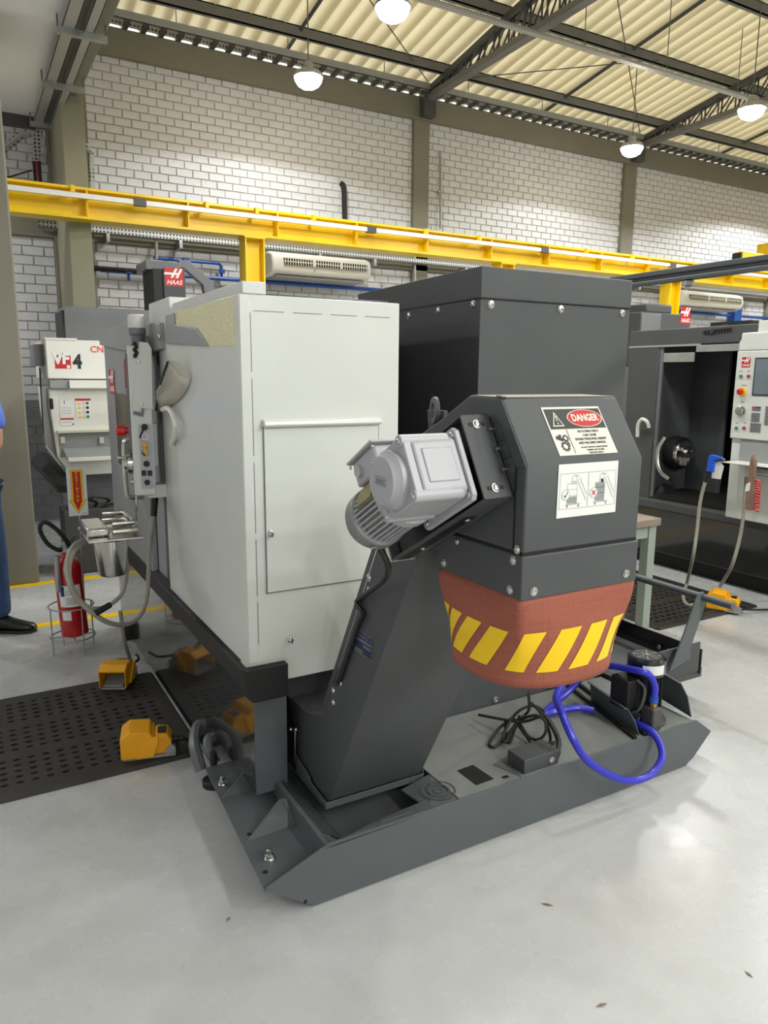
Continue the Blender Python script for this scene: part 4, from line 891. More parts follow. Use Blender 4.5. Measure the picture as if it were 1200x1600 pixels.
# danger label on the sloping face
O = V((hx0, 1.057, 1.338)); upv = V((0, .083, .122)).normalized()
def sl(u, v):
    n = V((0, -.122, .083)).normalized(); d = ray(u, v); t = (O - V((0, 0, EYE))).dot(n) / d.dot(n); return V((0, 0, EYE)) + d * t
cc = (sl(848, 639) + sl(936, 635) + sl(961, 705) + sl(872, 714)) / 4
n_ = V((1, 0, 0)).cross(upv)
m = frame(cc + n_ * .0006, (1, 0, 0), upv); b = B(m); w, h = .157, .110
rect(b, -w / 2, w / 2, -h / 2, h / 2, .0006, 0); rect(b, -w / 2 + .004, w / 2 - .003, .004, h / 2 - .005, .0010, 1)
disc(b, .026, .0275, .0205, .0013, 0, 2.32, 36); disc(b, .026, .0275, .0192, .0016, 2, 2.36, 36)
text(b, 'DANGER', .0155, .026, .0275, .0019, 0, width=.073, bold=.0008)
b.add([(-.066, .010, .0013), (-.036, .010, .0013), (-.051, .044, .0013)], [(0, 1, 2)], 0); b.add([(-.0625, .0125, .0016), (-.0395, .0125, .0016), (-.051, .0385, .0016)], [(0, 1, 2)], 1)
b.add([(-.0525, .034, .0019), (-.0495, .034, .0019), (-.0502, .021, .0019), (-.0518, .021, .0019)], [(0, 3, 2, 1)], 0); disc(b, -.051, .0165, .0017, .0019, 0)
rect(b, -.036, -.0345, -.051, .003, .0010, 1)
for cx, cy, r in ((-.054, -.035, .0095), (-.046, -.017, .0068)):
    ring2(b, cx, cy, r * .6, r, .0011, 1)
    for i in range(10):
        a = i * math.pi / 5; line2(b, cx + r * .95 * math.cos(a), cy + r * .95 * math.sin(a), cx + r * 1.28 * math.cos(a), cy + r * 1.28 * math.sin(a), r * .3, .0011, 1)
for x0, y0, x1, y1, ww in ((-.070, -.014, -.055, -.020, .008), (-.056, -.019, -.044, -.024, .004), (-.062, -.010, -.056, -.012, .005), (-.046, -.023, -.041, -.033, .003)): line2(b, x0, y0, x1, y1, ww, .0013, 1)
yy = -.003
for s_, hh, ww in (('ROTATING PARTS', .0055, .056), ('CAN CAUSE', .0055, .037), ('SEVERE PERSONAL INJURY', .0055, .086), ('AND MACHINE DAMAGE.', .0055, .075)):
    text(b, s_, hh, .021, yy, .0010, 1, width=ww); yy -= .0088
yy -= .001
for s_, ww in (('DO NOT REMOVE GUARDS BEFORE', .072), ('TURNING OFF MACHINE', .048), ('MAIN DISCONNECT', .040)):
    text(b, s_, .0032, .021, yy, .0010, 1, width=ww); yy -= .0062
b.build('danger_label', ['cream', 'ink', 'redp'], H, flip=False, smooth=0)
# pictogram label on the front
m = frame((1.0705, 1.0563, 1.2815), *FXN); b = B(m); w, h = .161, .106
rect(b, -w / 2, w / 2, -h / 2, h / 2, .0006, 0)
def fr_(x0, x1, y0, y1, t=.0008, k=1):
    for a in ((x0, y0, x1, y0), (x1, y0, x1, y1), (x1, y1, x0, y1), (x0, y1, x0, y0)): line2(b, *a, t, .0009, k)
fr_(-.075, .075, -.036, .034); line2(b, .0, -.036, .0, .034, .0012, .0009, 1)
for ox, bad in ((-.0375, 0), (.0375, 1)):
    fr_(ox - .018, ox + .008, -.026, .014 if not bad else .012)
    for yv in (-.010, .002): line2(b, ox - .018, yv, ox + .008, yv, .0008, .0009, 1)
    rect(b, ox - .017, ox + .007, -.025, -.012 if not bad else .011, .0009, 2)
    line2(b, ox - .021, -.028, ox + .018, -.027, .0012, .0010, 1)
    for wx in (-.017, .013): ring2(b, ox + wx, -.031, .0014, .0024, .0010, 3, 1, 12)
    line2(b, ox + .008, .020, ox + .033, -.022, .0010, .0010, 1); line2(b, ox + .014, .024, ox + .034, -.010, .0010, .0010, 1)
    ring2(b, ox + .0, .023, .0062, .0070, .0010, 1); line2(b, ox, .030, ox + .012, .028, .0009, .0010, 1)
    fr_(ox - .008, ox + .004, .013, .018)
    if bad: line2(b, ox - .002, .018, ox + .002, .012, .006, .0012, 3)
    disc(b, ox - .022, -.008, .0105, .0012, 0); ring2(b, ox - .022, -.008, .0097, .0105, .0014, 1)
    if bad:
        line2(b, ox - .027, -.003, ox - .017, -.013, .0022, .0015, 4); line2(b, ox - .027, -.013, ox - .017, -.003, .0022, .0015, 4)
    else:
        line2(b, ox - .027, -.008, ox - .0235, -.013, .0022, .0015, 5); line2(b, ox - .0235, -.013, ox - .017, -.002, .0022, .0015, 5)
b.build('pictogram_label', ['paper', 'inkg', 'grey', 'ink', 'redp', 'green'], H, flip=False, smooth=0)
# striped skirt
cx_, cy_ = (hx0 + hx1) / 2, 1.1995
def sk(s, t):
    """point of the skirt: s along the outline from the back of the left side round the front, t down"""
    top = [(hx0, 1.336), (hx0, 1.060), (hx1, 1.060), (hx1, 1.336)]
    # outline lengths .276, .312, .276, .312
    Ls = [.276, .312, .276, .312]; q_ = (s % 1.0) * sum(Ls); i = 0
    while i < 3 and q_ > Ls[i]: q_ -= Ls[i]; i += 1
    p, r = top[i], top[(i + 1) % 4]; f = q_ / Ls[i]
    tx, ty = p[0] + (r[0] - p[0]) * f, p[1] + (r[1] - p[1]) * f
    dx, dy = tx - cx_, ty - cy_
    a, c2 = .168, .152
    nrm = (abs(dx / a) ** 2.5 + abs(dy / c2) ** 2.5) ** (1 / 2.5)
    ex, ey = cx_ + dx / nrm * .985, cy_ + dy / nrm * .985
    w_ = min(1.0, t * 1.25) ; w_ = w_ * w_ * (3 - 2 * w_) * .97
    bul = .004 * math.sin(math.pi * min(1, t))
    x = tx + (ex - tx) * w_; y = ty + (ey - ty) * w_
    nd = math.hypot(dx, dy); return V((x + dx / nd * bul, y + dy / nd * bul, 1.074 - .197 * t))
rings = [[sk(i / 96, t / 14) for i in range(96)] for t in range(15)]
b = B(); b.loft(rings, cap=False); S_ = b.build('fabric_skirt', 'fabric', H, smooth=50)
so = S_.modifiers.new('thickness', 'SOLIDIFY'); so.thickness = .003; so.offset = 1
T0, T1 = .38, .82
tot = 1.176
for s0, wd in ((-.02, .036), (.030, .036), (.083, .038), (.142, .043), (.224, .048), (.302, .043), (.366, .041), (.428, .040), (.49, .04), (.56, .04), (.63, .04)):
    vs = []; fs = []; nu, nt_ = 6, 8
    for j in range(nt_ + 1):
        for i in range(nu + 1):
            fj = j / nt_; t = T0 + (T1 - T0) * fj; s = s0 + wd * (i / nu) - .048 * (fj - .5)
            p = sk(s, t); d = V((p.x - cx_, p.y - cy_, 0)).normalized(); vs.append(p + d * .0042)
    for j in range(nt_):
        for i in range(nu): fs.append((j * (nu + 1) + i, j * (nu + 1) + i + 1, (j + 1) * (nu + 1) + i + 1, (j + 1) * (nu + 1) + i))
    b = B(); b.add(vs, fs); b.build('warning_stripe', 'ywarn', H)
# lifting eye
b = B(); e = (.932, 1.395, 1.425)
b.lathe([(.017, 0), (.030, 0), (.030, .010), (.017, .010), (.017, 0)], e, (-1, .35, 0), 20, cap=False)
b.slab([(.932, 1.365, 1.36), (.922, 1.41, 1.36), (.925, 1.425, 1.425), (.932, 1.366, 1.425)], (.010, 0, 0)); b.build('lifting_eye', 'paint', H, bevel=.001)
# ----- drive: bracket frame and gear motor; a along the bracket (downwards, away), b across, c outwards (-X)
E1 = V((0, .870, -.493)); E2 = V((0, .493, .870)); Q = V((0.905, 1.085, 1.273))
m = Mx(((0, 0, -1, Q.x), (E1.y, E2.y, 0, Q.y), (E1.z, E2.z, 0, Q.z), (0, 0, 0, 1)))
LB, HB, CB = .395, .178, .068
b = B(m)
b.box(0, .004, 0, HB, 0, CB); b.box(0, LB, 0, .004, 0, CB); b.box(0, LB, HB - .004, HB, 0, CB); b.box(LB - .004, LB, 0, HB, 0, CB)
b.build('drive_bracket', 'paint', H, bevel=.001)
b = B(m); b.box(.004, LB - .004, .004, HB - .004, -.02, .01); b.build('bracket_inside', 'void', H)
b = B(m); b.box(.03, LB - .02, .004, HB - .004, .040, .048); b.box(.006, .03, .004, .055, .044, .05); b.box(.006, .03, HB - .05, HB - .004, .044, .05); b.build('mounting_plate', 'blackm', H, bevel=.001)
b = B(m); b.box(.10, LB, -.001, .002, .02, .05); b.build('bracket_window', 'void', H)
for z_, nm in ((.022, 0), (HB - .022, 1)):
    p = m @ V((-.001, z_, CB * .52)); bolts([p], tuple(-E1), .0075, H)
    b = B(m); b.box(-.0015, 0, z_ - .0035, z_ + .0035, CB * .25, CB * .8); b.build('bracket_slot', 'void', H)
bolts([m @ V((.12, -.001, .03)), m @ V((.31, -.001, .03))], tuple(-E2), .006, H)
for i in range(3):
    p = PX((776, 787, 797)[i], (670, 701, 733)[i], hx0); b = B(); b.cyl((p.x, p.y, p.z), (p.x - .018, p.y, p.z), .004, n=8); b.build('stud', 'bolt', H)
b = B()
for i in range(2):
    p = PX((780, 792)[i], (690, 715)[i], hx0); b.slab([(hx0 - .0006, p.y + .02, p.z - .008), (hx0 - .0006, p.y - .03, p.z + .008), (hx0 - .0006, p.y - .03, p.z + .0095), (hx0 - .0006, p.y + .02, p.z - .0065)], (.0006, 0, 0))
b.build('adjust_line', 'void', H, smooth=0)
b = B(m); b.box(LB, LB + .012, .0, .07, .0, CB + .002); b.build('bracket_end_plate', 'beige', H)
# gear motor
G = B(m); ga, gb = .078, .082
mg = m @ Mx.Translation((ga, gb, 0))
pl = [(-.070, -.066), (-.062, -.076), (.112, -.076), (.120, -.066), (.120, .066), (.112, .076), (-.062, .076), (-.070, .066)]
b = B(mg); b.prism([(x, y) for x, y in pl], 'z', .074, .086); GM = b.build('gear_motor', 'alu', H, bevel=.002)
bolts([mg @ V(p) for p in ((-.058, -.062, .086), (-.058, .062, .086), (.106, -.062, .086))], (-1, 0, 0), .0065, GM)
hx = [(-.066, -.050), (-.054, -.064), (.050, -.064), (.066, -.048), (.066, .048), (.050, .064), (-.054, .064), (-.066, .050)]
b = B(mg); b.prism(hx, 'z', .086, .186); b.build('gearbox', 'alu', GM, bevel=.006, seg=3)
b = B(mg); b.box(-.0685, -.06, -.035, .035, .10, .170); b.box(-.045, .03, .058, .0655, .105, .168); b.build('gearbox_pad', 'alu', GM, bevel=.003)
b = B(mg); b.prism(hx, 'z', .188, .204)
for x, y in ((-.055, -.055), (-.055, .055), (.055, -.055), (.055, .055)): b.cyl((x, y, .10), (x, y, .207), .0125, n=14)
b.build('gearbox_cover', 'alu', GM, bevel=.002)
for x, y in ((-.055, -.055), (-.055, .055), (.055, -.055), (.055, .055)): bolts([mg @ V((x, y, .206))], (-1, 0, 0), .006, GM)
b = B(mg); b.lathe([(.057, 0), (.057, .012), (.050, .019), (.046, .027), (.0, .028)], (0, 0, .204), (0, 0, 1), 32, cap=False); b.build('end_cap', 'alu', GM, smooth=40)
mt = mg @ Mx.Translation((0, 0, .2325)) @ Mx.Rotation(math.radians(-148), 4, 'Z') @ Mx.Scale(-1, 4, (1, 0, 0))
b = B(mt); 
for a in ((-.020, -.0075, .020, -.0075), (.020, -.0075, .020, .0075), (.020, .0075, -.020, .0075), (-.020, .0075, -.020, -.0075)): line2(b, *a, .0012, .0004)
text(b, 'ZAXX', .0095, 0, 0, .0002, width=.033, thick=.0004); b.build('cast_lettering', 'alud', GM, smooth=0)
mc, mb = .135, -.004     # motor axis: c offset and b offset
ax0 = .060
def mcyl(prof, n=32): 
    bb = B(mg); bb.lathe(prof, (0, mb, mc), (1, 0, 0), n); return bb
mcyl([(.058, ax0), (.068, ax0 + .006), (.068, ax0 + .030), (.060, ax0 + .036)]).build('motor_flange', 'alu', GM)
mcyl([(.055, ax0 + .03), (.055, ax0 + .155)]).build('motor_body', 'alud', GM)
for i in range(36):
    a = 2 * math.pi * i / 36; mm = mg @ Mx.Translation((0, mb, mc)) @ Mx.Rotation(a, 4, 'X')
    b = B(mm); b.box(ax0 + .034, ax0 + .146, -.0018, .0018, .053, .064); b.build('motor_fin', 'alu', GM, smooth=0)
mcyl([(.062, ax0 + .138), (.0685, ax0 + .142), (.0685, ax0 + .175), (.060, ax0 + .192), (.03, ax0 + .196)]).build('fan_cover', 'alud', GM, bevel=.002)
b = B(mg); b.box(ax0 + .155, ax0 + .165, mb - .070, mb - .066, mc + .02, mc + .03); b.build('fan_screw', 'bolt', GM)
b = B(mg); b.box(ax0 + .012, ax0 + .115, mb + .055, mb + .112, mc - .045, mc + .052); b.build('junction_box', 'alu', GM, bevel=.006)
b = B(mg); b.box(ax0 + .002, ax0 + .125, mb + .112, mb + .118, mc - .055, mc + .060); b.build('junction_lid', 'alu', GM, bevel=.002)
b = B(mg); b.cyl((ax0 + .09, mb + .085, mc + .050), (ax0 + .09, mb + .085, mc + .058), .014, n=18); b.build('cable_plug', 'alu', GM)
bolts([mg @ V((ax0 + .01, mb + .105, mc + .055)), mg @ V((ax0 + .118, mb + .105, mc + .055))], (-1, 0, 0), .004, GM, 'screw')
mm = mg @ Mx.Translation((0, mb, mc)) @ Mx.Rotation(math.radians(-28), 4, 'X')
b = B(mm); b.box(ax0 + .045, ax0 + .115, -.022, .022, .060, .066); b.build('name_plate', 'gold', GM, bevel=.001)
b = B(); p = mg @ V((ax0 + .185, mb - .045, mc)); b.tube([p, (p.x + .03, p.y + .0, p.z - .08), PX(562, 935, .895), PX(558, 945, .893), PX(567, 957, .895), PX(560, 975, .897), PX(545, 1020, .897), PX(528, 1068, .897)], .0075, 8, sub=5)
tag(b.build('motor_cable', 'blackm', H), None, None)
b = B(); p = PX(523, 1069, .90); b.box(.892, .906, p.y - .012, p.y + .02, p.z - .004, p.z + .004); b.build('cable_clip', 'steeld', H)

# ---------------------------------------------------------------- milling machine at the back left
Mv = thing('milling_machine', 'white milling machine with dark head and red emblem against the back wall at the left', 'machine', (1.6, 6.6, 0))
YF = 6.0
def mf(u, v, y=YF): return PY(u, v, y)
xl, xr = mf(72, 560).x, 2.6
zt_, zr, zl, zb_ = mf(70, 530).z, mf(70, 592).z, mf(76, 607).z, mf(100, 745).z
b = B(); b.box(xl, xr, YF, YF + .9, zr, zt_); b.build('upper_front', 'acw', Mv, bevel=.008)
b = B(); b.box(xl, xl + .22, YF - .004, YF + .3, zt_ - .002, zt_ + .012); b.build('top_strip', 'acw', Mv)
b = B(); b.box(xl + .01, xr, YF + .005, YF + .02, zr - .006, zr + .004); b.build('seam', 'steeld', Mv)
b = B(); b.prism([(YF + .1, zr - .005), (YF - .05, zr - .01), (YF - .05, zl), (YF + .1, zl)], 'x', xl + .14, xr); b.build('ledge', 'acw', Mv, bevel=.004)
b = B(); b.box(xl + .01, xl + .14, YF - .02, YF + .1, zl, zr - .01); b.build('ledge_end', 'grey', Mv, bevel=.003)
b = B(); b.prism([(xl + .005, zl), (xr, zl), (xr, zb_), (xl + .12, zb_), (xl + .03, mf(90, 715).z), (xl + .005, mf(80, 640).z)], 'y', YF + .03, YF + .9); b.build('lower_front', 'acw', Mv, bevel=.006)
# pocket
p0, p1 = mf(92, 676), mf(170, 716)
b = B(); b.box(p0.x, p1.x + .1, YF + .025, YF + .032, p1.z + .02, p0.z); b.build('pocket_back', 'grey', Mv, smooth=0)
b = B(); b.box(p0.x - .01, p1.x + .1, YF - .02, YF + .03, p0.z - .004, p0.z + .014); b.build('pocket_top', 'beige', Mv, bevel=.002)
b = B(); b.slab([(p0.x + .02, YF + .03, mf(95, 700).z), (p1.x + .1, YF + .03, mf(95, 700).z), (p1.x + .1, YF - .10, p1.z + .02), (p0.x + .04, YF - .10, p1.z + .02)], (0, .004, -.004)); b.build('pocket_shelf', 'grey', Mv)  # grey puts the pocket's shading into the shelf colour
b = B(); b.box(p0.x + .04, p1.x + .1, YF - .106, YF - .096, p1.z - .002, p1.z + .028); b.slab([(p0.x + .02, YF + .03, mf(95, 700).z), (p0.x + .04, YF - .10, p1.z), (p0.x + .04, YF + .03, p1.z)], (.005, 0, 0)); b.build('pocket_tray', 'acw', Mv, bevel=.002)
for u in (97, 158): p = mf(u, 687); b = B(); b.box(p.x - .012, p.x + .02, YF, YF + .03, p.z - .03, p.z + .02); b.build('pocket_hinge', 'beige', Mv, bevel=.003)
p = mf(80.5, 631); b = B(); b.box(p.x - .012, p.x + .012, YF - .015, YF + .03, p.z - .04, p.z + .04); b.build('side_latch', 'blackm', Mv, bevel=.008)
# left glass side with thin frame
b = B(); b.slab([mf(62, 575, 6.25), mf(66, 690, 6.25), mf(90, 716, 6.05), mf(76, 560, 6.05)], (.004, .002, 0)); b.build('side_pane', 'glass', Mv)
b = B(); b.tube([mf(62, 575, 6.25), mf(68, 680, 6.25)], .006, 6); b.build('pane_frame', 'blackm', Mv)
b = B(); b.box(xl - .06, xl, YF + .12, YF + .6, mf(70, 545).z - .12, mf(70, 537).z); b.build('side_box', 'hoodg', Mv)
# printed marks
m = frame((0, YF - .0005, 0), *FXN)
b = B(m); p = mf(98, 566); q = mf(111, 575); rect(b, mf(86, 570).x, mf(111, 570).x, mf(100, 576).z, mf(100, 555).z, .001, 0)
text(b, 'VF', .074, mf(95, 562).x + .002, mf(95, 562).z + .004, .002, 1, width=.118, bold=.006)
disc(b, mf(107, 573).x, mf(107, 573).z, .013, .002, 1)
text(b, '4', .10, mf(121, 566).x, mf(121, 566).z, .002, 2, width=.065, bold=.006)
text(b, 'CNC', .047, mf(141, 546).x - .0, mf(141, 546).z, .002, 3, align='LEFT', bold=.001)
b.build('front_lettering', ['redp', 'paper', 'ink', 'orange'], Mv, flip=False, smooth=0)
m = frame((0, YF + .028, 0), *FXN); b = B(m)
a0, a1 = mf(93, 625), mf(117, 665); rect(b, a0.x, a1.x, a1.z, a0.z, .001, 0); zz = mf(100, 655).z; rect(b, a0.x, a1.x, zz - .006, zz + .006, .0018, 1)
text(b, '1', .03, mf(101, 629).x, mf(101, 629).z, .0018, 2)
for v in (638, 642, 646, 660): zz = mf(100, v).z; line2(b, a0.x + .01, zz, a1.x - .015, zz, .003, .0018, 3)
disc(b, mf(115, 663).x, mf(115, 663).z, .006, .0018, 2)
a0, a1 = mf(118, 623), mf(144, 653); rect(b, a0.x, a1.x, a1.z, a0.z, .001, 0); rect(b, a0.x, a1.x, a0.z - .016, a0.z, .0018, 1)
for j in range(4):
    zz = a0.z - .035 - .034 * j; w_ = (a1.x - a0.x)
    b.add([(a0.x + .012, zz - .011, .0018), (a0.x + .038, zz - .011, .0018), (a0.x + .025, zz + .012, .0018)], [(0, 1, 2)], 4)
    ring2(b, a0.x + w_ * .53, zz, .008, .010, .0018, 1); disc(b, a1.x - .025, zz, .011, .0018, 5 if j % 3 == 0 else 2)
b.build('safety_labels', ['paper', 'redp', 'ink', 'inkg', 'ywarn', 'green'], Mv, flip=False, smooth=0)
# grey base, top hood, head column
b = B(); b.box(xl + .14, 2.6, YF + .12, YF + .9, 0.10, zb_ + .01); b.build('base', 'hoodg', Mv, bevel=.01)
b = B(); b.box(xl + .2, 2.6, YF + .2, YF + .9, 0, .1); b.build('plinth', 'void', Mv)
YH = 6.35
h0, h1, h2 = PY(96, 478, YH), PY(103, 518, YH), PY(230, 480, YH)
b = B(); b.prism([(YH + .5, h0.z), (YH, h0.z), (YH, h0.z - .08), (YH + .04, h1.z - .12), (YH + .5, h1.z - .12)], 'x', h0.x + .015, 2.6); b.build('top_hood', 'hoodg', Mv, bevel=.006)
b = B(); b.box(h0.x, h0.x + .016, YH + .02, YH + .48, h1.z - .05, h0.z - .03); b.build('hood_end', 'blackm', Mv)
YC = 6.6
c0, c1 = PY(255, 418, YC), PY(291, 472, YC)
b = B(); b.box(c0.x, c1.x, YC, YC + .02, c1.z - .3, c0.z); b.build('head_front', 'paint', Mv, bevel=.004)
b = B(); b.box(PY(216, 420, YC + .3).x + .06, c1.x - .005, YC + .018, YC + .42, c1.z - .3, c0.z - .01); b.build('head_side', 'blackm', Mv, bevel=.004)
b = B(); b.box(PY(232, 410, YC).x, PY(286, 410, YC).x, YC + .1, YC + .5, c0.z - .01, PY(235, 404, YC).z); b.build('head_top', 'hoodg', Mv, bevel=.004)
b = B(frame((PY(272, 433, YC).x, YC - .0005, PY(272, 433, YC).z), *FXN)); logo(b, .155, .15); b.build('head_emblem', ['redp', 'paper'], Mv, flip=False, smooth=0)
p0, p1 = PY(280, 412, YC + .3), PY(322, 445, YC + .3); d_ = .035
b = B(); b.slab([p0 + V((0, 0, d_)), p0 + V((.09, 0, d_)), p1 + V((.06, 0, d_)), p1 + V((.12, 0, -.25)), p1 + V((.02, 0, -.25)), p1 + V((-.03, 0, 0)), p0 + V((.04, 0, -d_)), p0 + V((0, 0, -d_))], (0, .08, 0)); b.build('cable_arm', 'hoodg', Mv, bevel=.005)
# chip auger chute at lower left
pts = [PY(60, 716, 6.4), PY(82, 738, 6.3), PY(98, 756, 6.2), PY(125, 757, 6.15)]
b = B(); b.tube(pts, .075, 6); b.build('chip_chute', 'paint', Mv, smooth=20)
b = B(); b.tube([PY(72, 748, 6.3), PY(70, 735, 6.3), PY(75, 727, 6.3), PY(84, 727, 6.3)], .012, 7, sub=4); b.build('chute_hose', 'blackm', Mv)
t = B()
for k_, (u, v) in enumerate(((105, 795), (125, 790), (150, 800))):
    p = PY(u, v, 5.9); t.tube([p, p + V((.1, .0, .06)), p + V((.22, .05, .02)), p + V((.16, .1, -.06)), p + V((.3, .1, -.02))], .012, 6, sub=4)
tag(t.build('hose_tangle', 'blackm', Mv), None, None)
b = B(); b.box(PY(98, 800, 5.9).x, 1.6, 5.85, 6.15, .0, PY(120, 790, 5.9).z - .03); b.build('floor_tank', 'steeld', Mv, bevel=.01)

# ---------------------------------------------------------------- lathe on the right
R_ = thing('cnc_lathe', 'dark turning machine with open door, chuck and control panel at the right edge', 'machine', (5.3, 3.4, 0))
XF = 4.75
b = B(); b.box(XF, XF + 1.6, 1.6, 4.32, 1.747, 1.87); b.build('top_header', 'paint', R_, bevel=.008)
b = B(); b.box(XF - .004, XF + .02, 3.65, 4.32, 1.736, 1.752); b.build('header_trim', 'grey', R_)
b = B(); b.box(XF - .01, XF + .02, 2.9, 3.68, 1.69, 1.74); b.build('door_track', 'galv', R_, bevel=.003)
b = B(); b.box(XF, XF + 1.6, 4.02, 4.32, 0.54, 1.747); b.build('left_enclosure', 'paint', R_, bevel=.006)
b = B(); b.box(XF + .01, XF + .03, 3.99, 4.02, 0.56, 1.745); b.build('door_post', 'hoodg', R_, bevel=.002)
b = B(); b.box(XF + .9, XF + 1.6, 1.6, 4.02, 0.54, 1.747); b.build('interior_back', 'void', R_)
b = B(); b.box(XF + .42, XF + .44, 3.70, 4.02, 0.60, 1.70); b.build('interior_panel', 'paint', R_)
b = B(); b.box(XF + .015, XF + .03, 3.71, 3.99, 1.62, 1.69); b.build('window_header', 'galv', R_, bevel=.003)
b = B(); b.box(XF + .02, XF + .9, 1.6, 4.02, 0.50, 0.60); b.build('interior_floor', 'void', R_)
b = B(); b.prism([(XF, .47), (XF - .03, .48), (XF - .03, .535), (XF, .548), (XF + .06, .548), (XF + .06, .47)], 'y', 1.6, 4.32); b.build('front_ledge', 'paint', R_, bevel=.003)
b = B(); b.box(XF, XF + 1.5, 1.6, 4.32, 0.13, 0.472); b.build('front_apron', 'apron', R_, bevel=.004)
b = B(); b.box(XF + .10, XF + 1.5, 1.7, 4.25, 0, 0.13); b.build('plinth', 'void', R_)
# chuck and spindle
q = PX(1053, 708, 4.95); cy0 = q.y
b = B(); b.lathe([(.13, .10), (.135, .06), (.135, .02)], (4.99, cy0 + .05, q.z), (0, -1, 0), 30); b.build('spindle_nose', 'blackm', R_)
b = B(); b.lathe([(.10, .0), (.105, .005), (.105, .10), (.098, .108), (.03, .108)], (4.97, cy0 + .02, q.z), (0, -1, 0), 30); b.build('chuck', 'steel', R_)
for i in range(3):
    a = math.radians(90 + 120 * i); mm = Mx.Translation((4.97, cy0 - .088, q.z)) @ Mx.Rotation(a, 4, 'Y')
    b = B(mm); b.box(.025, .09, -.035, 0, -.016, .016); b.box(.025, .055, -.055, -.03, -.016, .016); b.build('chuck_jaw', 'steel', R_, bevel=.003)
hp = [PX(1040, 683, 4.72), PX(1030, 700, 4.70), PX(1028, 722, 4.69), PX(1034, 738, 4.70), PX(1046, 748, 4.72)]
b = B(); b.tube(hp, .017, 10, sub=5); b.build('door_handle', 'steel', R_)
b = B(); b.tube([PX(996, 682, 4.72), PX(997, 664, 4.70), PX(1003, 655, 4.69), PX(1011, 659, 4.70), PX(1014, 668, 4.72)], .014, 10, sub=5); b.build('side_handle', 'acw', R_)
b = B(); p = PX(1046, 765, 4.85); b.lathe([(.07, 0), (.075, .02), (.075, .12), (.05, .14)], p, (-.1, .6, -.7), 20); b.build('part_catcher', 'blackm', R_)
p = PX(1010, 480, 4.9)
# control panel: facing the aisle
XP = 4.55
def cp(u, v): return PX(u, v, XP)
b = B(); b.box(XP, XP + .10, 2.45, 3.205, 1.10, 1.682); CPN = b.build('control_panel', 'white', R_, bevel=.006)
b = B(); b.box(XP + .02, XF + .02, 2.45, 3.20, 0.55, 1.10); b.build('panel_column', 'white', R_, bevel=.006)
b = B(); b.box(XP + .012, XP + .03, 2.45, 3.13, 0.93, 1.095); b.build('keyboard_shelf', 'grey', R_, bevel=.004)
z0_, y0_ = cp(1155, 543).z, cp(1158, 540).y
b = B(); b.box(XP + .02, XP + .12, 2.95, 3.20, 1.682, 1.80); b.prism([(3.20, 1.682), (3.20, 1.74), (3.15, 1.80), (2.95, 1.80), (2.95, 1.682)], 'x', XP + .0, XP + .02); b.build('panel_top_box', 'white', R_, bevel=.008)
b = B(); b.box(XP + .04, XP + .16, 2.7, 3.10, 1.78, 1.875); b.build('panel_lamp_box', 'white', R_, bevel=.006)
m = frame((XP - .001, 0, 0), *FYN)     # local x = -Y
def cl(u, v): p = cp(u, v); return -p.y, p.z
b = B(m); x_, z_ = cl(1166, 566); b.m = frame((XP - .001, -x_, z_), *FYN); logo(b, .062, .066); b.build('panel_emblem', ['redp', 'paper'], CPN, flip=False, smooth=0)
x0_, zt2 = cl(1181, 559); _, zb2 = cl(1181, 618)
b = B(m); rect(b, x0_, x0_ + .34, zb2, zt2, .004, t=.004); b.build('screen_bezel', 'blackm', CPN)
b = B(m); rect(b, x0_ + .008, x0_ + .33, zb2 + .008, zt2 - .008, .005, t=.001); b.build('screen', 'screen', CPN)
def btn(u, v, r, m_, h_=.012, nm='push_button'):
    x, z = cl(u, v); b = B(); b.lathe([(r, 0), (r, h_ * .7), (r * .85, h_)], (XP, -x, z), (-1, 0, 0), 16); b.build(nm, m_, CPN)
for u, v, m_ in ((1158, 588, 'green'), (1170, 588, 'redp'), (1151, 669, 'green'), (1163, 669, 'redp')):
    x, z = cl(u, v); b = B(); b.lathe([(.013, 0), (.013, .005)], (XP, -x, z), (-1, 0, 0), 16); b.build('button_ring', 'steel', CPN); btn(u, v, .009, m_)
x, z = cl(1160, 612); b = B(); b.lathe([(.030, 0), (.030, .006)], (XP, -x, z), (-1, 0, 0), 20); b.build('stop_ring', 'ywarn', CPN)
b = B(); b.lathe([(.012, 0), (.012, .014), (.021, .018), (.021, .032), (.014, .038)], (XP, -x, z), (-1, 0, 0), 20); b.build('stop_knob', 'redp', CPN)
x, z = cl(1158, 642); b = B(); b.lathe([(.034, 0), (.034, .012), (.026, .016), (.026, .03), (.0, .031)], (XP, -x, z), (-1, 0, 0), 26, cap=False); b.build('jog_wheel', 'steel', CPN)
ks = B(m)
for blk, (u, v, nx, ny) in enumerate(((1176, 635, 4, 2), (1175, 645, 4, 4), (1173, 661, 5, 4), (1197, 635, 4, 8))):
    x0k, z0k = cl(u, v)
    for i in range(nx):
        for j in range(ny):
            xk, zk = x0k + .0155 * i, z0k - .0155 * j
            kk = B(m); rect(kk, xk, xk + .012, zk - .011, zk, .003, t=.003); kk.build('key', 'redp' if (blk == 0 and j == 0 and i < 2) else ('navy' if blk == 0 and j == 0 else 'hoodg'), CPN, smooth=0)
b = B(m)
for u, v, w_ in ((1158, 580, .02), (1170, 580, .02), (1163, 602, .034), (1160, 628, .026), (1152, 661, .02), (1164, 661, .02)):
    x, z = cl(u, v); line2(b, x - w_ / 2, z, x + w_ / 2, z, .003, .0012)
b.build('panel_captions', 'ink', CPN, flip=False, smooth=0)
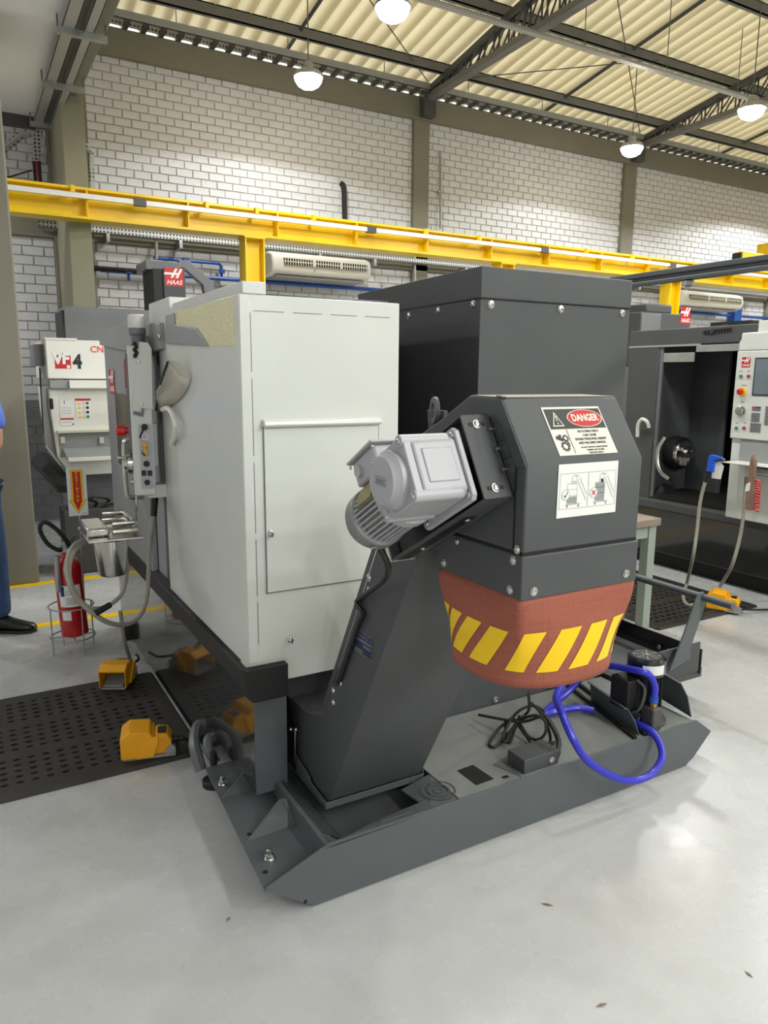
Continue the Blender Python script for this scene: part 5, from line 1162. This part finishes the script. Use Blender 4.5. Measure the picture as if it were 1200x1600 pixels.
# tray shelf with holder
s0, s1 = PX(1124, 721, 4.42), PX(1168, 728, 4.42)
b = B(); b.slab([(4.42, s0.y, s0.z), (4.42, 2.45, s0.z), (4.62, 2.45, s0.z + .004), (4.62, s0.y - .06, s0.z + .004)], (0, 0, -.006)); b.build('tool_shelf', 'acw', R_, bevel=.002)
b = B(); b.box(4.44, 4.58, 2.5, s1.y, s1.z - .06, s1.z - .012); b.build('shelf_pan', 'grey', R_, bevel=.01)
b = B(); b.slab([(4.42, s0.y + .0, s0.z), (4.42, s0.y + .05, s0.z - .02), (4.42, s0.y + .05, s0.z - .12), (4.42, s0.y - .02, s0.z - .12), (4.42, s0.y - .035, s0.z - .03)], (.006, 0, 0)); b.build('gun_holder', 'acw', R_, bevel=.001)
b = B(); b.tube([PX(1110, 521, 4.74), PX(1135, 508, 4.80), PX(1150, 512, 4.85)], .012, 6, sub=3)
for i in range(9): p = PX(1100 + 5 * i, 519.5 - .6 * i, 4.742); b.box(p.x - .004, p.x + .004, p.y - .012, p.y + .004, p.z - .012, p.z + .012)
b.box(4.80, 5.0, 3.30, 3.62, 1.87, 1.90); b.build('cable_carrier', 'blackm', R_)
# air gun
A_ = thing('air_gun', 'blue air blow gun in a holder beside the control panel with its grey hose', 'air gun', PX(1112, 722, 4.40))
g = [PX(u, v, 4.40) for u, v in ((1103, 737), (1107, 712), (1112, 710), (1126, 714), (1127, 717), (1115, 719), (1113, 738))]
b = B(); b.slab(g, (.028, 0, 0)); b.build('gun_body', 'blueplastic', A_, bevel=.005)
b = B(); b.tube([PX(1126, 715, 4.41), PX(1132, 718, 4.41)], .006, 8); b.build('nozzle', 'steel', A_)
b = B(); b.tube([PX(1107, 738, 4.414), PX(1102, 753, 4.414)], .013, 8); b.build('hose_grip', 'blackm', A_)
b = B(); b.tube([PX(1102, 752, 4.414), PX(1094, 785, 4.40), PX(1089, 830, 4.36), PX(1083, 870, 4.30), PZ(1073, 912, .03), PZ(1068, 935, .015), PZ(1078, 946, .015), PZ(1100, 938, .015)], .012, 8, sub=5); b.build('air_hose', 'hose', A_)
b = B(); b.tube([PX(1166, 745, 4.50), PX(1162, 800, 4.48), PX(1156, 840, 4.46), PX(1143, 885, 4.42), PZ(1125, 916, .02)], .012, 8, sub=5)
tag(b.build('grey_hose', 'hose'), 'grey hose hanging from the shelf pan down to the yellow pedal at the right', 'hose')
# brush
W_ = thing('bench_brush', 'wooden handled brush with red bristles hanging at the right edge', 'brush', PX(1172, 760, 4.38))
b = B(); b.slab([PX(u, v, 4.38) for u, v in ((1175, 710), (1171, 722), (1170, 738), (1167, 752), (1163, 794), (1168, 797), (1177, 797), (1180, 765), (1178, 742), (1180, 722))], (.025, 0, 0)); b.build('handle', 'wood', W_, bevel=.004)
b = B()
for i in range(13):
    for j in range(2):
        v = 750 + 3.8 * i; p = PX(1181 - 1.0 * (i / 13) * 3, v, 4.385 + .012 * j); b.tube([p, (p.x - .002, p.y - .035, p.z - .006 + random.uniform(-.004, .004))], .006, 5)
o = b.build('bristles', 'redp', W_, smooth=0); o['kind'] = 'stuff'
b = B(); b.slab([PX(u, v, 4.378) for u, v in ((1166, 756), (1173, 753), (1171, 767), (1164, 768))], (.001, 0, 0)); b.build('paper_tag', 'paper', W_)
# machine behind: grey head with emblem
Y3 = 6.2
N_ = thing('milling_machine', 'dark grey machine head with red emblem seen above the right hand machine', 'machine', (7.4, 6.4, 0))
a0, a1 = PY(1003, 487, Y3), PY(1078, 510, Y3)
b = B(); b.box(a0.x, a1.x, Y3, Y3 + .5, 1.6, a0.z); b.build('head', 'paint', N_, bevel=.01)
b = B(); b.box(a0.x - .02, a0.x + .30, Y3 - .03, Y3, 1.6, a0.z - .02); b.build('head_side_plate', 'hoodg', N_, bevel=.006)
b = B(); b.box(PY(1016, 480, Y3).x, PY(1056, 480, Y3).x, Y3 + .05, Y3 + .45, a0.z, PY(1020, 473, Y3).z); b.build('motor_cover', 'paint', N_, bevel=.02)
b = B(frame((PY(1071, 493, Y3).x, Y3 - .001, PY(1071, 493, Y3).z), *FXN)); logo(b, .17, .20); b.build('head_emblem', ['redp', 'paper'], N_, flip=False, smooth=0)
b = B(); b.box(a0.x - .2, a1.x + .3, Y3 - .5, Y3 + .55, 0, 1.62); b.build('machine_body', 'hoodg', N_, bevel=.01)

# ---------------------------------------------------------------- perforated mats
def mat_with_holes(name, x0, x1, y0, y1, lab, px=.052, py=.046, hx=.015, hy=.0095):
    t = thing(name, lab, 'mat', ((x0 + x1) / 2, (y0 + y1) / 2, 0), 'perforated floor mats')
    b = B(); z = .014; bx = .05
    nx = int((x1 - x0 - 2 * bx) / px); ny = int((y1 - y0 - 2 * bx) / py)
    sx, sy = (x0 + x1 - nx * px) / 2, (y0 + y1 - ny * py) / 2
    for i in range(nx):
        for j in range(ny):
            ax, ay = sx + i * px, sy + j * py; cx, cy = ax + px / 2, ay + py / 2
            sq = [(ax, ay), (cx, ay), (ax + px, ay), (ax + px, cy), (ax + px, ay + py), (cx, ay + py), (ax, ay + py), (ax, cy)]
            ang = [225, 270, 315, 0, 45, 90, 135, 180]
            ho = [(cx + hx * math.cos(math.radians(a)), cy + hy * math.sin(math.radians(a))) for a in ang]
            skip = (j % 6 == 5)
            if skip: b.add([(p[0], p[1], z) for p in (sq[0], sq[2], sq[4], sq[6])], [(0, 1, 2, 3)]); continue
            b.add([(p[0], p[1], z) for p in sq] + [(p[0], p[1], z) for p in ho] + [(p[0], p[1], .003) for p in ho],
                  [(k_, (k_ + 1) % 8, 8 + (k_ + 1) % 8, 8 + k_) for k_ in range(8)] + [(8 + k_, 8 + (k_ + 1) % 8, 16 + (k_ + 1) % 8, 16 + k_) for k_ in range(8)])
    ex, ey = sx + nx * px, sy + ny * py
    for a in ((x0, sx, y0, y1), (ex, x1, y0, y1), (sx, ex, y0, sy), (sx, ex, ey, y1)): b.add([(a[0], a[2], z), (a[1], a[2], z), (a[1], a[3], z), (a[0], a[3], z)], [(0, 1, 2, 3)])
    for (xa, ya), (xb, yb), nx_, ny_ in (((x0, y0), (x1, y0), 0, -1), ((x1, y0), (x1, y1), 1, 0), ((x1, y1), (x0, y1), 0, 1), ((x0, y1), (x0, y0), -1, 0)):
        b.add([(xa, ya, z), (xb, yb, z), (xb + nx_ * .012, yb + ny_ * .012, .0005), (xa + nx_ * .012, ya + ny_ * .012, .0005)], [(0, 3, 2, 1)])
    b.build('perforated_sheet', 'mat', t, flip=False, smooth=0)
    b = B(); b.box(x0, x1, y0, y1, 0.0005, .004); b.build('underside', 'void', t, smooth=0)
mat_with_holes('perforated_mat', -1.15, 0.718, 2.735, 3.645, 'black perforated rubber mat at the left in front of the white lathe')
mat_with_holes('perforated_mat', 3.55, 4.50, 2.86, 4.35, 'black perforated rubber mat at the right behind the handle bar', .055, .055, .019, .016)

# ---------------------------------------------------------------- foot pedals
def pedal(x, y, rz_, lab, cable):
    t = thing('foot_pedal', lab, 'foot pedal', (x, y, .014), 'yellow foot pedals')
    m = Mx.Translation((x, y, .014)) @ Mx.Rotation(math.radians(rz_), 4, 'Z') @ Mx.Diagonal((.84, .92, .95, 1))
    # local: opening at -x, cable at +x
    b = B(m)
    side = [(-.11, .012), (-.11, .10), (-.07, .125), (.02, .118), (.035, .095), (.04, .012)]
    for s in (-1, 1):
        b.prism(side, 'y', .070 * s - (.006 if s > 0 else 0), .070 * s + (.006 if s < 0 else 0))
    b.add([(-.11, -.064, .10), (-.07, -.055, .125), (.02, -.055, .118), (.035, -.062, .095), (-.11, .064, .10), (-.07, .055, .125), (.02, .055, .118), (.035, .062, .095),
           (-.11, -.070, .094), (.04, -.070, .09), (-.11, .07, .094), (.04, .07, .09)], [(0, 1, 5, 4), (1, 2, 6, 5), (2, 3, 7, 6)])
    b.prism([(-.11, .092), (-.11, .102), (-.07, .127), (.02, .120), (.037, .096), (.034, .090), (.018, .112), (-.07, .118)], 'y', -.068, .068)
    b.box(.03, .04, -.068, .068, .012, .10)
    b.build('hood', 'pedal', t, bevel=.004)
    b = B(m); b.prism([(.035, .012), (.035, .085), (.05, .098), (.10, .092), (.118, .07), (.118, .03), (.10, .012)], 'y', -.052, .052); b.build('switch_housing', 'pedal', t, bevel=.005)
    b = B(m); b.prism([(-.02, .05), (.03, .10), (.06, .10), (.06, .075), (.035, .012), (-.04, .012)], 'y', -.076, -.064); b.build('side_rib', 'pedal', t, bevel=.003)
    b = B(m); b.prism([(-.02, .05), (.03, .085), (.03, .012), (-.04, .012)], 'y', .064, .076); b.build('side_rib', 'pedal', t, bevel=.003)
    b = B(m)
    for j in range(5): b.box(-.075 + .016 * j, -.069 + .016 * j, -.03, .03, .1235 - .0005 * j, .127 - .0012 * j)
    b.build('top_rib', 'pedal', t, bevel=.001)
    b = B(m); b.box(-.105, .135, -.062, .062, 0, .012); b.build('base_plate', 'pedalg', t, bevel=.003)
    b = B(m); b.prism([(-.10, .022), (-.02, .045), (.02, .05), (.02, .04), (-.02, .034), (-.10, .014)], 'y', -.05, .05); b.build('treadle', 'pedalg', t, bevel=.003)
    b = B(m); b.prism([(.08, .012), (.135, .012), (.135, .04), (.115, .055), (.095, .04)], 'y', -.06, -.053); b.build('side_bracket', 'pedalg', t, bevel=.002)
    b = B(m); b.box(.055, .095, -.03, .03, .0955, .0985); b.build('type_plate', 'ink', t)
    b = B(m); b.lathe([(.016, 0), (.016, .03), (.011, .034), (.011, .05)], (.118, 0, .045), (1, 0, 0), 10); b.build('cable_gland', 'blackm', t)
    b = B(); s_ = m @ V((.165, 0, .045)); b.tube([s_] + [V(p) for p in cable], .007, 7, sub=4); b.build('pedal_cable', 'rubber', t)
pedal(.525, 2.82, -14, 'yellow foot pedal on the near edge of the left mat, closed side to the viewer', [(.70, 2.80, .03), (.715, 2.84, .02)])
pedal(.555, 3.58, 62, 'yellow foot pedal at the far edge of the left mat, open hood facing front', [(.68, 3.76, .04), (.70, 3.85, .03), (.70, 3.9, .02)])
pedal(4.22, 2.91, -62, 'yellow foot pedal on the right mat behind the tank handle', [(4.30, 2.80, .03), (4.5, 2.75, .012), (4.62, 2.7, .012)])

# ---------------------------------------------------------------- fire extinguisher, stand, sign
ex, ey = .425, 4.18
S = thing('extinguisher_stand', 'thin wire floor stand with a yellow and red arrow sign on a rod', 'stand', (ex, ey, 0))
for r, z in ((.115, .262), (.115, .088)):
    b = B(); b.tube([(ex + r * math.cos(a * math.pi / 12), ey + r * math.sin(a * math.pi / 12), z) for a in range(24)], .004, 6, closed=True)
    b.build('wire_ring', 'galv', S)
for a in (200, 290, 20, 110):
    x, y = ex + .115 * math.cos(math.radians(a)), ey + .115 * math.sin(math.radians(a)); b = B(); b.tube([(x, y, .262), (x, y, .003)], .004, 6); b.build('leg', 'galv', S)
b = B(); b.tube([(ex - .115, ey, .088), (ex + .115, ey, .088)], .004, 6); b.tube([(ex, ey - .115, .088), (ex, ey + .115, .088)], .004, 6); b.build('cross_wire', 'galv', S)
b = B(); sp = PY(124, 803, ey + .10); b.tube([(ex + .08, ey + .083, .262), (sp.x, sp.y, sp.z)], .004, 6); b.build('sign_rod', 'galv', S)
cs = [PY(u, v, ey + .09) for u, v in ((107, 732), (134, 733), (135, 806), (107, 804))]
cen = (cs[0] + cs[1] + cs[2] + cs[3]) / 4; w, h = .100, .262
m = frame(cen, *FXN); b = B(m); b.box(-w / 2, w / 2, -h / 2, h / 2, -.003, 0); SG = b.build('sign_plate', 'paper', S, bevel=.0005)
def arrow(b, s, z, k_):
    P = [(-.030 + s, .122 - s), (.030 - s, .122 - s), (.030 - s, -.042 - s * .3), (.043 - 2 * s, -.042 - s * .3), (0, -.118 + 1.7 * s), (-.043 + 2 * s, -.042 - s * .3), (-.030 + s, -.042 - s * .3)]
    b.add([(p[0], p[1], z) for p in P], [(0, 1, 2, 6), (5, 3, 4)][0:1] + [(6, 2, 3, 4, 5)], k_)
b = B(m); arrow(b, -.0012, .0004, 2); arrow(b, 0, .0008, 0); arrow(b, .0095, .0012, 1)
for i, ch in enumerate('EXTINTOR'): text(b, ch, .0150, 0, .103 - .0212 * i, .0016, 0, bold=.0006, width=None)
text(b, 'EXTINTOR', .006, .031, -.121, .0006, 1, width=.030)
b.build('sign_print', ['ywarn', 'redp', 'ink'], SG, flip=False, smooth=0)
E_ = thing('fire_extinguisher', 'red fire extinguisher with black hose standing in the wire stand', 'fire extinguisher', (ex, ey, .092))
tl = V((-.045, 0, 1)).normalized(); b0 = V((ex + .012, ey, .094))
b = B(); b.lathe([(.060, 0), (.070, .008), (.070, .375), (.066, .40), (.052, .425), (.030, .442), (.022, .45), (.022, .47)], b0, tl, 32); b.build('cylinder', 'red', E_)
b = B(); b.lathe([(.025, .468), (.025, .487), (.016, .49), (.016, .52)], b0, tl, 16); b.build('valve', 'galv', E_)
t0 = b0 + tl * .50
b = B(); b.slab([t0 + V(p) for p in ((-.02, -.01, .0), (.06, -.01, .055), (.065, -.01, .048), (.03, -.01, .005), (.03, -.01, -.01))], (0, .02, 0)); b.slab([t0 + V(p) for p in ((-.02, -.008, -.01), (.07, -.008, -.035), (.07, -.008, -.045), (-.02, -.008, -.022))], (0, .016, 0)); b.build('handle', 'steeld', E_, bevel=.002)
b = B(); b.lathe([(.012, 0), (.012, .02)], t0 + V((.01, -.012, -.02)), (0, -1, 0), 12); b.build('gauge', 'steel', E_)
hs = [t0 + V((-.02, -.01, -.01)), PY(92, 860, ey - .02), PY(75, 850, ey - .03), PY(64, 833, ey - .04), PY(63, 821, ey - .05), PY(71, 816, ey - .05), PY(86, 825, ey - .045), PY(100, 840, ey - .03), PY(108, 852, ey - .01)]
b = B(); b.tube(hs, .0115, 9, sub=5); b.build('discharge_hose', 'rubber', E_)
b = B(); b.tube([PY(89, 868, ey - .065), PY(91.5, 925, ey - .065)], .014, 10); b.build('hose_horn', 'galv', E_)
def wrap(z0, z1, a0, a1, m_, nm, r=.0712):
    vs = []; n = 10
    for i in range(n + 1):
        a = math.radians(a0 + (a1 - a0) * i / n); o = V((math.cos(a) * r, math.sin(a) * r, 0)); vs += [b0 + tl * z0 + o, b0 + tl * z1 + o]
    b = B(); b.add(vs, [(2 * i, 2 * i + 2, 2 * i + 3, 2 * i + 1) for i in range(n)]); b.build(nm, m_, E_)
wrap(.175, .295, 215, 310, 'paper', 'body_label'); wrap(.31, .355, 205, 235, 'grey', 'seal_label'); wrap(.10, .155, 218, 258, 'paper', 'lower_label')
wrap(.235, .29, 222, 240, 'navy', 'label_mark', .0716)
for z in (.19, .20, .21, .22, .245, .26): wrap(z, z + .004, 245, 300, 'inkg', 'label_line', .0716)
# small dry leaves and chips on the floor
for i, (u, v) in enumerate(((855, 1414), (357, 1437), (940, 1571), (1170, 1523))):
    p = PZ(u, v, 0); a = random.uniform(0, 3); L_ = (.018, .010, .016, .012)[i]
    d = V((math.cos(a), math.sin(a), 0)); n_ = V((-d.y, d.x, 0)); b = B()
    b.slab([p + V((0, 0, .001)) - d * L_, p + n_ * L_ * .25 + V((0, 0, .003)), p + d * L_ + V((0, 0, .001)), p - n_ * L_ * .25 + V((0, 0, .002))], (0, 0, .0008))
    tag(b.build('dry_leaf', 'wood'), ['tiny dry leaf on the bare floor below the right end of the tank', 'tiny dry leaf on the bare floor below the left corner of the tank', 'tiny dry leaf at the bottom of the floor, lower right', 'tiny dry leaf furthest right on the floor at the bottom'][i], 'leaf', 'dry leaves on the floor')
# low bench behind the conveyor
t = thing('work_bench', 'low bench with pale green legs behind the conveyor hood', 'bench', (3.3, 3.1, 0))
b = B(); b.box(2.94, 3.48, 2.84, 3.12, .655, .70); b.build('bench_top', 'tabletop', t, bevel=.005)
for x, y in ((3.42, 2.87), (2.99, 2.87), (3.42, 3.06), (2.99, 3.06)): b = B(); b.box(x, x + .06, y, y + .06, 0, .655); b.build('leg', 'tablegreen', t, bevel=.003)
b = B(); b.box(3.0, 3.47, 2.88, 2.92, .58, .655); b.box(3.43, 3.47, 2.88, 3.1, .58, .655); b.build('apron', 'tablegreen', t)

# ---------------------------------------------------------------- person at the left edge
PN = thing('person', 'person in blue polo shirt, jeans and black shoes with folded arms at the left edge', 'person', (-.08, 4.66, 0))
PM = Mx.Translation((-.03, 4.66, 0)) @ Mx.Rotation(math.radians(12), 4, 'Z')
# local: x to the viewer's right (person's left side), -y is the front
def skin(name, pts, edges, root, m_, sub=2):
    names = list(pts); org = ORG[PN.name]
    me = bpy.data.meshes.new(name)
    me.from_pydata([(PM @ V(pts[n_][0])) - org for n_ in names], [(names.index(a), names.index(c)) for a, c in edges], [])
    o = bpy.data.objects.new(name, me); COL.objects.link(o); o.parent = PN; ORG[o.name] = org
    me.materials.append(M[m_])
    o.modifiers.new('skin', 'SKIN')
    for i, n_ in enumerate(names):
        sv = me.skin_vertices[0].data[i]; r = pts[n_][1]; sv.radius = r if isinstance(r, tuple) else (r, r); sv.use_root = (n_ == root)
    s_ = o.modifiers.new('sub', 'SUBSURF'); s_.levels = sub; s_.render_levels = sub
    o.modifiers['skin'].use_smooth_shade = True
    return o
pt = {'pel': ((0, 0, .95), (.14, .10)), 'wai': ((0, 0, 1.10), (.13, .095)), 'che': ((0, 0.01, 1.30), (.155, .105)), 'shm': ((0, .02, 1.41), (.10, .075)),
      'nek': ((0, .01, 1.48), .052), 'jaw': ((0, -.015, 1.545), (.066, .075)), 'mid': ((0, -.005, 1.61), (.076, .095)), 'crn': ((0, .005, 1.675), (.072, .088)), 'top': ((0, .01, 1.715), (.045, .055)),
      'nos': ((0, -.118, 1.590), .014), 'nob': ((0, -.085, 1.60), .02)}
ed = [('pel', 'wai'), ('wai', 'che'), ('che', 'shm'), ('shm', 'nek'), ('nek', 'jaw'), ('jaw', 'mid'), ('mid', 'crn'), ('crn', 'top'), ('mid', 'nob'), ('nob', 'nos')]
for s, S_n in ((1, 'l'), (-1, 'r')):
    hy = -.19 if s > 0 else -.23
    P = {'sh': ((.155 * s, .02, 1.39), .062), 'ua': ((.182 * s, .01, 1.24), .050), 'el': ((.172 * s, -.03, 1.10), .044),
         'fa': ((.10 * s, -.14, 1.10 + .03 * (s < 0)), .040), 'wr': ((-.0 * s, hy, 1.14 + .03 * (s < 0)), .028), 'ha': ((-.07 * s, hy + .015, 1.16 + .03 * (s < 0)), (.036, .018)),
         'hip': ((.09 * s, 0, .90), .085), 'kn': ((.11 * s, -.01, .50), .055), 'an': ((.12 * s, .02, .10), .038)}
    for k_, v_ in P.items(): pt[k_ + S_n] = v_
    for a, c in (('sh', 'ua'), ('ua', 'el'), ('el', 'fa'), ('fa', 'wr'), ('wr', 'ha'), ('hip', 'kn'), ('kn', 'an')): ed.append((a + S_n, c + S_n))
    ed += [('shm', 'sh' + S_n), ('pel', 'hip' + S_n)]
    hz_ = P['ha'][0][2]
    for i, (dz, ln) in enumerate(((.027, .055), (.009, .065), (-.009, .06), (-.026, .045))):
        for q_, ff in enumerate((0.15, .65, 1.0)):
            pt['f%d%d%s' % (i, q_, S_n)] = ((-.085 * s - ln * ff * s, hy + .02 + .04 * ff * ff, hz_ + dz), .0085 - .001 * q_)
        ed += [('ha' + S_n, 'f%d0%s' % (i, S_n)), ('f%d0%s' % (i, S_n), 'f%d1%s' % (i, S_n)), ('f%d1%s' % (i, S_n), 'f%d2%s' % (i, S_n))]
    pt['t0' + S_n] = ((-.055 * s, hy - .005, hz_ + .04), .010); pt['t1' + S_n] = ((-.085 * s, hy - .005, hz_ + .06), .009)
    ed += [('ha' + S_n, 't0' + S_n), ('t0' + S_n, 't1' + S_n)]
    pt['ea' + S_n] = ((.088 * s, .01, 1.60), (.012, .022)); ed.append(('mid', 'ea' + S_n))
skin('body', pt, ed, 'pel', 'skin')
sh = {'hem': ((0, 0, .80), (.175, .13)), 'pel': ((0, 0, .92), (.172, .128)), 'wai': ((0, 0, 1.08), (.162, .125)), 'che': ((0, .01, 1.28), (.180, .128)), 'shm': ((0, .02, 1.40), (.12, .09)), 'nek': ((0, .012, 1.46), .066)}
se = [('hem', 'pel'), ('pel', 'wai'), ('wai', 'che'), ('che', 'shm'), ('shm', 'nek')]
for s, S_n in ((1, 'l'), (-1, 'r')):
    sh['s' + S_n] = ((.155 * s, .02, 1.385), .075); sh['u' + S_n] = ((.182 * s, .01, 1.26), .070); sh['c' + S_n] = ((.182 * s, -.005, 1.17), .068)
    se += [('shm', 's' + S_n), ('s' + S_n, 'u' + S_n), ('u' + S_n, 'c' + S_n)]
skin('polo_shirt', sh, se, 'hem', 'shirt')
je = {'pel': ((0, .0, .93), (.15, .112))}; jed = []
for s, S_n in ((1, 'l'), (-1, 'r')):
    je['h' + S_n] = ((.092 * s, 0, .84), .095); je['k' + S_n] = ((.112 * s, -.01, .50), .082); je['c' + S_n] = ((.12 * s, .015, .25), .076); je['a' + S_n] = ((.122 * s, .02, .085), .074)
    jed += [('pel', 'h' + S_n), ('h' + S_n, 'k' + S_n), ('k' + S_n, 'c' + S_n), ('c' + S_n, 'a' + S_n)]
skin('jeans', je, jed, 'pel', 'jean')
for s, turn in ((1, 52), (-1, -25)):
    mm = PM @ Mx.Translation((.122 * s, .02, 0)) @ Mx.Rotation(math.radians(turn), 4, 'Z')
    rings = []
    for (y, w, h_) in ((.075, .022, .05), (.07, .034, .075), (.03, .040, .10), (-.03, .040, .098), (-.08, .044, .072), (-.14, .048, .052), (-.185, .040, .042), (-.205, .022, .03)):
        rings.append([mm @ V((w * math.cos(a) * (1 if math.sin(a) < 0 else .92), y, max(.012, .012 + h_ * (.5 + .5 * math.sin(a))))) for a in [2 * math.pi * i / 16 for i in range(16)]])
    b = B(); b.loft(rings); SHO = b.build('shoe', 'leather', PN)
    b = B(mm); b.prism([(.03, .08), (-.03, .08), (-.042, .04), (-.04, -.03), (-.048, -.13), (-.035, -.195), (0, -.212), (.035, -.195), (.048, -.13), (.04, -.03), (.042, .04)], 'z', 0, .018); b.build('sole', 'rubber', SHO, bevel=.003)
b = B(PM); b.lathe([(.078, .0), (.090, .03), (.088, .07), (.07, .10), (.03, .115), (.0, .118)], (0, .022, 1.625), (0, .12, 1), 20, cap=False); b.build('hair', 'hair', PN)
b = B(PM)
for s in (-1, 1): b.lathe([(.0, -.010), (.008, -.006), (.011, 0), (.008, .006), (0, .010)], (.03 * s, -.088, 1.617), (0, 0, 1), 10, cap=False)
b.build('eye', 'ink', PN)
b = B(PM); b.tube([(-.024, -.092, 1.552), (0, -.098, 1.55), (.024, -.092, 1.552)], .005, 6); b.build('mouth', 'redp', PN)
b = B(PM); b.tube([(.055 * math.cos(a * math.pi / 8), .012 + .055 * math.sin(a * math.pi / 8), 1.465) for a in range(16)], .014, 7, closed=True); b.build('collar', 'shirt', PN)
